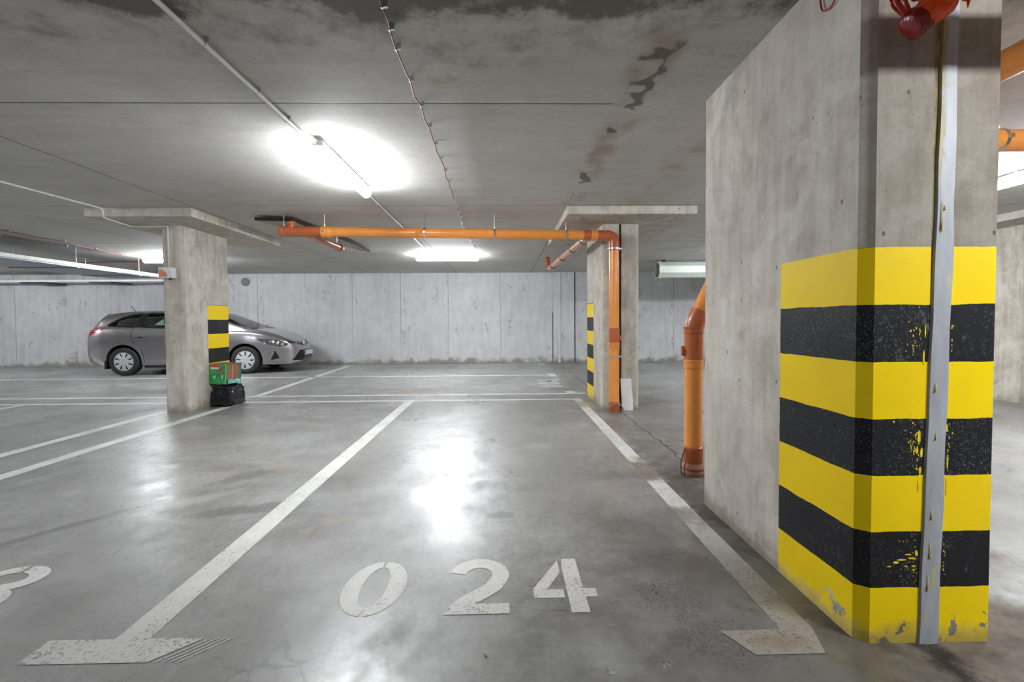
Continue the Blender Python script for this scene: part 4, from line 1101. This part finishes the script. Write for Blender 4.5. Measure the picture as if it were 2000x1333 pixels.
def diag_r(sg):
    return lambda u, z: ((u*S2-3, sg*(3+u*S2), z), (1, -sg, 0))
def grown(poly, d):
    cx = sum(p[0] for p in poly)/len(poly); cz = sum(p[1] for p in poly)/len(poly); out = []
    m = len(poly)
    for i in range(m):
        a = Vector(poly[i-1]); b = Vector(poly[(i+1) % m]); t_ = (b-a).normalized(); n_ = Vector((t_.y, -t_.x)); p = Vector(poly[i])
        if (p+n_*.01-Vector((cx, cz))).length < (p-n_*.01-Vector((cx, cz))).length: n_ = -n_
        q = p+n_*d; out.append((q.x, q.y))
    return out
def frame_ring(poly, fr, d, off):
    """dark surround between a window outline and its grown outline"""
    g = grown(poly, d); bm = BM(); m = len(poly)
    mid = grown(poly, d*.5); rows = []
    for ring_ in (grown(poly, -.006), mid, g):
        row = []
        for i in range(m):
            for k in range(3):
                t_ = k/3; u = ring_[i][0]*(1-t_)+ring_[(i+1) % m][0]*t_; z = ring_[i][1]*(1-t_)+ring_[(i+1) % m][1]*t_
                o_, d_ = fr(u, z); d_ = Vector(d_).normalized(); hit = bvh.ray_cast(Vector(o_), d_)
                row.append(bm.verts.new((hit[0] if hit[0] is not None else Vector(o_)+d_*4)-d_*off))
        rows.append(row)
    n_ = len(rows[0])
    for a, b in zip(rows, rows[1:]):
        for k in range(n_): bm.faces.new((a[k], a[(k+1) % n_], b[(k+1) % n_], b[k]))
    r_ = bmesh.ops.extrude_face_region(bm, geom=bm.faces[:]); d_ = Vector(fr(poly[0][0], poly[0][1])[1]).normalized()
    for e in r_['geom']:
        if isinstance(e, bmesh.types.BMVert): e.co += d_*.005
    return bm
M_REFL = plain('lamp_reflector', (.85, .86, .88), .1, .9)
M_TRIM = plain('black_gloss_trim', (.010, .010, .011), .25)
for sg in (-1, 1):
    for nm, poly in (('rear_quarter_window', WIN_Q), ('rear_door_window', WIN_R), ('front_door_window', WIN_F)):
        g = cpart(nm, project_panel(poly, side(sg), -.004, .003, .06), M_GLASS)
        cpart('window_trim', frame_ring(poly, side(sg), .024, .0015), M_TRIM, g)
    cpart('pillar_trim', project_panel([(.215, 1.085), (.305, 1.405), (.43, 1.41), (.355, 1.083)], side(sg), .0015, .004, .03), M_TRIM)
    hl = rounded([(1.41, .805), (1.72, .79), (2.00, .715), (2.03, .66), (1.96, .625), (1.78, .615), (1.56, .68)], .02)
    h_ = cpart('headlight', project_panel(hl, diag_f(sg), .003, .008, .03), N('headlight_lens').out((.16, .165, .18), .12, .6, Coat_Weight=1.0) if sg < 0 else bpy.data.materials['headlight_lens'])
    for u, z, r in ((1.80, .70, .040), (1.90, .675, .028), (1.66, .735, .022)):
        o_, d_ = diag_f(sg)(u, z); d_ = Vector(d_).normalized(); hit = bvh.ray_cast(Vector(o_), d_)[0]
        bm = BM(); p = hit-d_*.004; tube(bm, [p, p-d_*.004, p-d_*.007], [r, r*.9, r*.4], 20)
        cpart('headlight_reflector', bm, M_REFL, h_)
    tl = rounded([(-.06, 1.045), (.08, 1.078), (.29, 1.078), (.30, 1.050), (.15, .965), (-.0, .875), (-.075, .885)], .015)
    cpart('taillight', project_panel(tl, diag_r(sg), .004, .008, .03), bpy.data.materials.get('red_tail_lens') or N('red_tail_lens').out((.52, .012, .025), .12, .0, Coat_Weight=1.0))
    fg = rounded([(1.735, .53), (1.83, .34), (1.655, .30)], .02)
    cpart('fog_light_recess', project_panel(fg, diag_f(sg), .002, .004, .03), M_TRIM)
    # door handles
    for hx in (.36, 1.42):
        y_ = bvh.ray_cast(Vector((hx, sg*3, .885)), Vector((0, -sg, 0)))[0].y
        bm = BM(); pts = [(hx-.095, y_, .885), (hx-.08, y_+sg*.028, .887), (hx+.08, y_+sg*.028, .890), (hx+.095, y_, .89)]; tube(bm, smooth_path(pts, .02), .011, 10)
        cpart('door_handle', bm, M_CAR)
        bm = BM(); tube(bm, [(hx+.0, y_-sg*.002, .875), (hx+.0, y_+sg*.003, .875)], [.045, .040], 20); bmesh.ops.scale(bm, vec=(1, 1, .5), verts=bm.verts, space=Matrix.Translation((-hx, 0, -.875)))
        cpart('handle_recess', bm, M_WELL)
    # door seams
    for line_ in ([(.185, 1.07), (.18, .95), (.20, .80), (.255, .72)], [(.395, .60), (.425, .45), (.43, .30)], [(1.26, 1.03), (1.25, .70), (1.26, .26)], [(2.16, .98), (2.14, .70), (2.13, .40), (2.08, .26)]):
        Pp = []
        for (a0, b0), (a1, b1) in zip(line_, line_[1:]):
            for k in range(6):
                t_ = k/5; u, z = a0+(a1-a0)*t_, b0+(b1-b0)*t_; h2 = bvh.ray_cast(Vector((u, sg*3, z)), Vector((0, -sg, 0)))[0]
                if h2 is not None and (not Pp or (h2-Pp[-1]).length > .004): Pp.append(h2)
        bm = BM(); tube(bm, Pp, .0042, 6); cpart('door_seam', bm, M_WELL)
    # sill, mud flap and mirror
    bm = BM(); box(bm, .42, 2.2, sg*.80-.03, sg*.80+.03, .165, .20); cpart('sill_trim', bm, M_WELL, smooth=False)
    bm = BM(); box(bm, -.40, -.375, min(sg*.70, sg*.86), max(sg*.70, sg*.86), .15, .34, .006); cpart('mud_flap', bm, M_WELL)
    bm = BM(); bmesh.ops.create_icosphere(bm, subdivisions=3, radius=1)
    for v in bm.verts: v.co = Vector((v.co.x*.075+2.02, sg*.97+v.co.y*.11, v.co.z*.075+1.06))
    mr = cpart('side_mirror', bm, M_CAR)
    bm = BM(); tube(bm, [(2.06, sg*.80, 1.02), (2.03, sg*.90, 1.03)], .025, 10); cpart('mirror_arm', bm, M_TRIM, mr)
g = cpart('windshield', project_panel(WS, front, -.004, .003, .06), M_GLASS)
cpart('window_trim', frame_ring(WS, front, .02, .0015), M_TRIM, g)
g = cpart('rear_window', project_panel(RW, rear, -.004, .003, .06), M_GLASS)
cpart('window_trim', frame_ring(RW, rear, .02, .0015), M_TRIM, g)
bm = BM(); box(bm, 2.55, 2.66, -.62, .62, 1.035, 1.052, .006); cpart('scuttle_panel', bm, M_TRIM)
for a, b in (((2.62, -.30, 1.062), (2.45, .22, 1.135)), ((2.62, .30, 1.062), (2.47, .62, 1.11))):
    bm = BM(); tube(bm, [a, b], .008, 8); cpart('windshield_wiper', bm, M_BLACK)
# front end
gr = rounded([(-.60, .715), (-.30, .690), (0, .665), (.30, .690), (.60, .715), (.58, .690), (.30, .640), (.08, .615), (-.08, .615), (-.30, .640), (-.58, .690)], .006)
def half_poly(p0): return p0
grille = None
for sg in (-1, 1):
    q = [(0, .690), (sg*.30, .712), (sg*.58, .738), (sg*.58, .705), (sg*.30, .645), (0, .598)]
    if sg < 0: q = q[::-1]
    o_ = cpart('upper_grille', project_panel(q, front, .004, .004, .04), M_TRIM)
    q = [(0, .652), (sg*.30, .684), (sg*.54, .722), (sg*.54, .716), (sg*.30, .675), (0, .640)]
    if sg < 0: q = q[::-1]
    cpart('grille_bar', project_panel(q, front, .010, .004, .04), M_STEEL, o_)
lg = rounded([(-.38, .515), (.38, .515), (.56, .262), (-.56, .262)], .02)
lo = cpart('lower_grille', project_panel(lg, front, .004, .004, .04), M_TRIM)
lp = [(-.56, .262), (.56, .262), (.56, .238), (-.56, .238)]
cpart('bumper_lip', project_panel(lp, front, .012, .01, .04), plain('silver_lip', (.55, .55, .55), .35, .5), lo)
xf = bvh.ray_cast(Vector((6, 0, .44)), Vector((-1, 0, 0)))[0].x + .012
bm = BM(); box(bm, xf, xf+.012, -.26, .26, .385, .495, .004); lpp = cpart('license_plate', bm, plain('white_plate', (.72, .73, .75), .4, var=.06, sc=20), smooth=False)
bm = BM(); box(bm, xf+.012, xf+.0135, -.255, -.215, .39, .49); cpart('plate_band', bm, plain('plate_blue', (.03, .08, .35), .4), lpp, smooth=False)
xe = bvh.ray_cast(Vector((6, 0, .655)), Vector((-1, 0, 0)))[0].x + .012
bm = BM()
def ell(cy, cz, ry, rz, r=.006):
    tube(bm, [(xe+.012-.05*((cz+rz*math.sin(2*PI*k/24)-.655)), cy+ry*math.cos(2*PI*k/24), cz+rz*math.sin(2*PI*k/24)) for k in range(25)], r, 8, cap=False)
ell(0, .66, .078, .052, .009); ell(0, .66, .026, .048); ell(0, .686, .055, .022)
cpart('emblem', bm, plain('chrome', (.75, .75, .76), .12, .9))
bm = BM(); tube(bm, [(-.28, 0, 1.43), (-.27, 0, 1.45)], .02, 12); tube(bm, [(-.275, 0, 1.445), (-.40, 0, 1.60)], .0065, 8); cpart('roof_antenna', bm, M_BLACK)
bm = BM(); box(bm, -.60, -.52, -.52, .52, 1.375, 1.398, .01); cpart('roof_spoiler', bm, M_CAR)
# wheels
M_TYRE = plain('tyre_rubber', (.022, .021, .020), .75, var=.2, bump=.2)
M_HUB = plain('silver_wheel_cover', (.62, .63, .65), .35, .35)
def wheel(cx, sg, rot):
    e_ = bpy.data.objects.new('wheel', None)
    yo = sg*.862
    bm = BM(); prof = [(.215, .0), (.235, .006), (.275, .010), (.300, .002), (.3145, -.018), (.316, -.05), (.316, -.15), (.3145, -.175), (.295, -.195), (.20, -.195)]
    seg = 56; rings = []
    for r, h_ in prof: rings.append([bm.verts.new((cx+r*math.cos(2*PI*k/seg), yo+sg*h_, .315+r*math.sin(2*PI*k/seg))) for k in range(seg)])
    for a, b in zip(rings, rings[1:]):
        for k in range(seg): bm.faces.new((a[k], a[(k+1) % seg], b[(k+1) % seg], b[k]))
    ty = cpart('tyre', bm, M_TYRE)
    bm = BM(); nr, na = 16, 128; rows = []
    for i in range(nr+1):
        r = .217*i/nr; row = []
        for k in range(na):
            th = 2*PI*k/na+rot; ph = ((th-rot+PI/2)/(2*PI/8)) % 1.0; q = abs(ph-.5)*2*PI/8*r
            dome = -.012 + .020*(1-(r/.217)**2)**.5 if r < .217 else -.012
            hw = .004+.017*max(0, math.sin(PI*min(1, max(0, (r-.08)/.13))**1.3))
            slot = .085 < r < .190 and q < hw
            row.append((r, th, dome, slot))
        rows.append(row)
    vr = []
    ctr = bm.verts.new((cx, yo+sg*.006, .315))
    for i in range(1, nr+1): vr.append([bm.verts.new((cx+r*math.cos(th), yo+sg*(dm-(.014 if sl else 0)), .315+r*math.sin(th))) for r, th, dm, sl in rows[i]])
    for k in range(na): bm.faces.new((ctr, vr[0][k], vr[0][(k+1) % na]))
    for i in range(len(vr)-1):
        for k in range(na):
            f = bm.faces.new((vr[i][k], vr[i][(k+1) % na], vr[i+1][(k+1) % na], vr[i+1][k]))
            if rows[i+1][k][3] and rows[i+2][k][3] and rows[i+1][(k+1) % na][3]: f.material_index = 1
    cpart('wheel_cover', bm, [M_HUB, M_WELL], ty, ang=60)
for cx, rot in ((0, 0), (2.6, .35)):
    for sg in (-1, 1): wheel(cx, sg, rot)
# cabin
M_SEAT = plain('dark_seat_fabric', (.03, .03, .032), .9)
def seat(x, y, w_=.25):
    bm = BM(); box(bm, x-.25, x+.25, y-w_, y+w_, .56, .68, .03)
    vs = box(bm, -.06, .06, y-w_, y+w_, 0, .60, .03)
    b2 = BM(); box(b2, x-.06, x+.06, y-w_, y+w_, .62, 1.14, .03); bmesh.ops.rotate(b2, cent=(x, y, .62), matrix=Matrix.Rotation(math.radians(-12), 3, 'Y'), verts=b2.verts)
    bmesh.ops.translate(b2, vec=(-.22, 0, 0), verts=b2.verts); bm.free()
    s_ = cpart('seat_back', b2, M_SEAT)
    bm = BM(); box(bm, x-.25, x+.25, y-w_, y+w_, .56, .70, .03); cpart('seat_cushion', bm, M_SEAT, s_)
    bm = BM(); box(bm, x-.40, x-.31, y-.11, y+.11, 1.15, 1.30, .03); cpart('headrest', bm, M_SEAT, s_)
seat(1.35, -.38); seat(1.35, .38); seat(.55, -.38, .30); seat(.55, .38, .30)
bm = BM(); box(bm, 1.95, 2.40, -.68, .68, .60, .93, .05); cpart('dashboard', bm, M_SEAT)
bm = BM(); tube(bm, [(1.80+.05*math.sin(2*PI*k/24)*-1, .38+.18*math.cos(2*PI*k/24), .92+.17*math.sin(2*PI*k/24)) for k in range(25)], .014, 8, cap=False); cpart('steering_wheel', bm, M_SEAT)
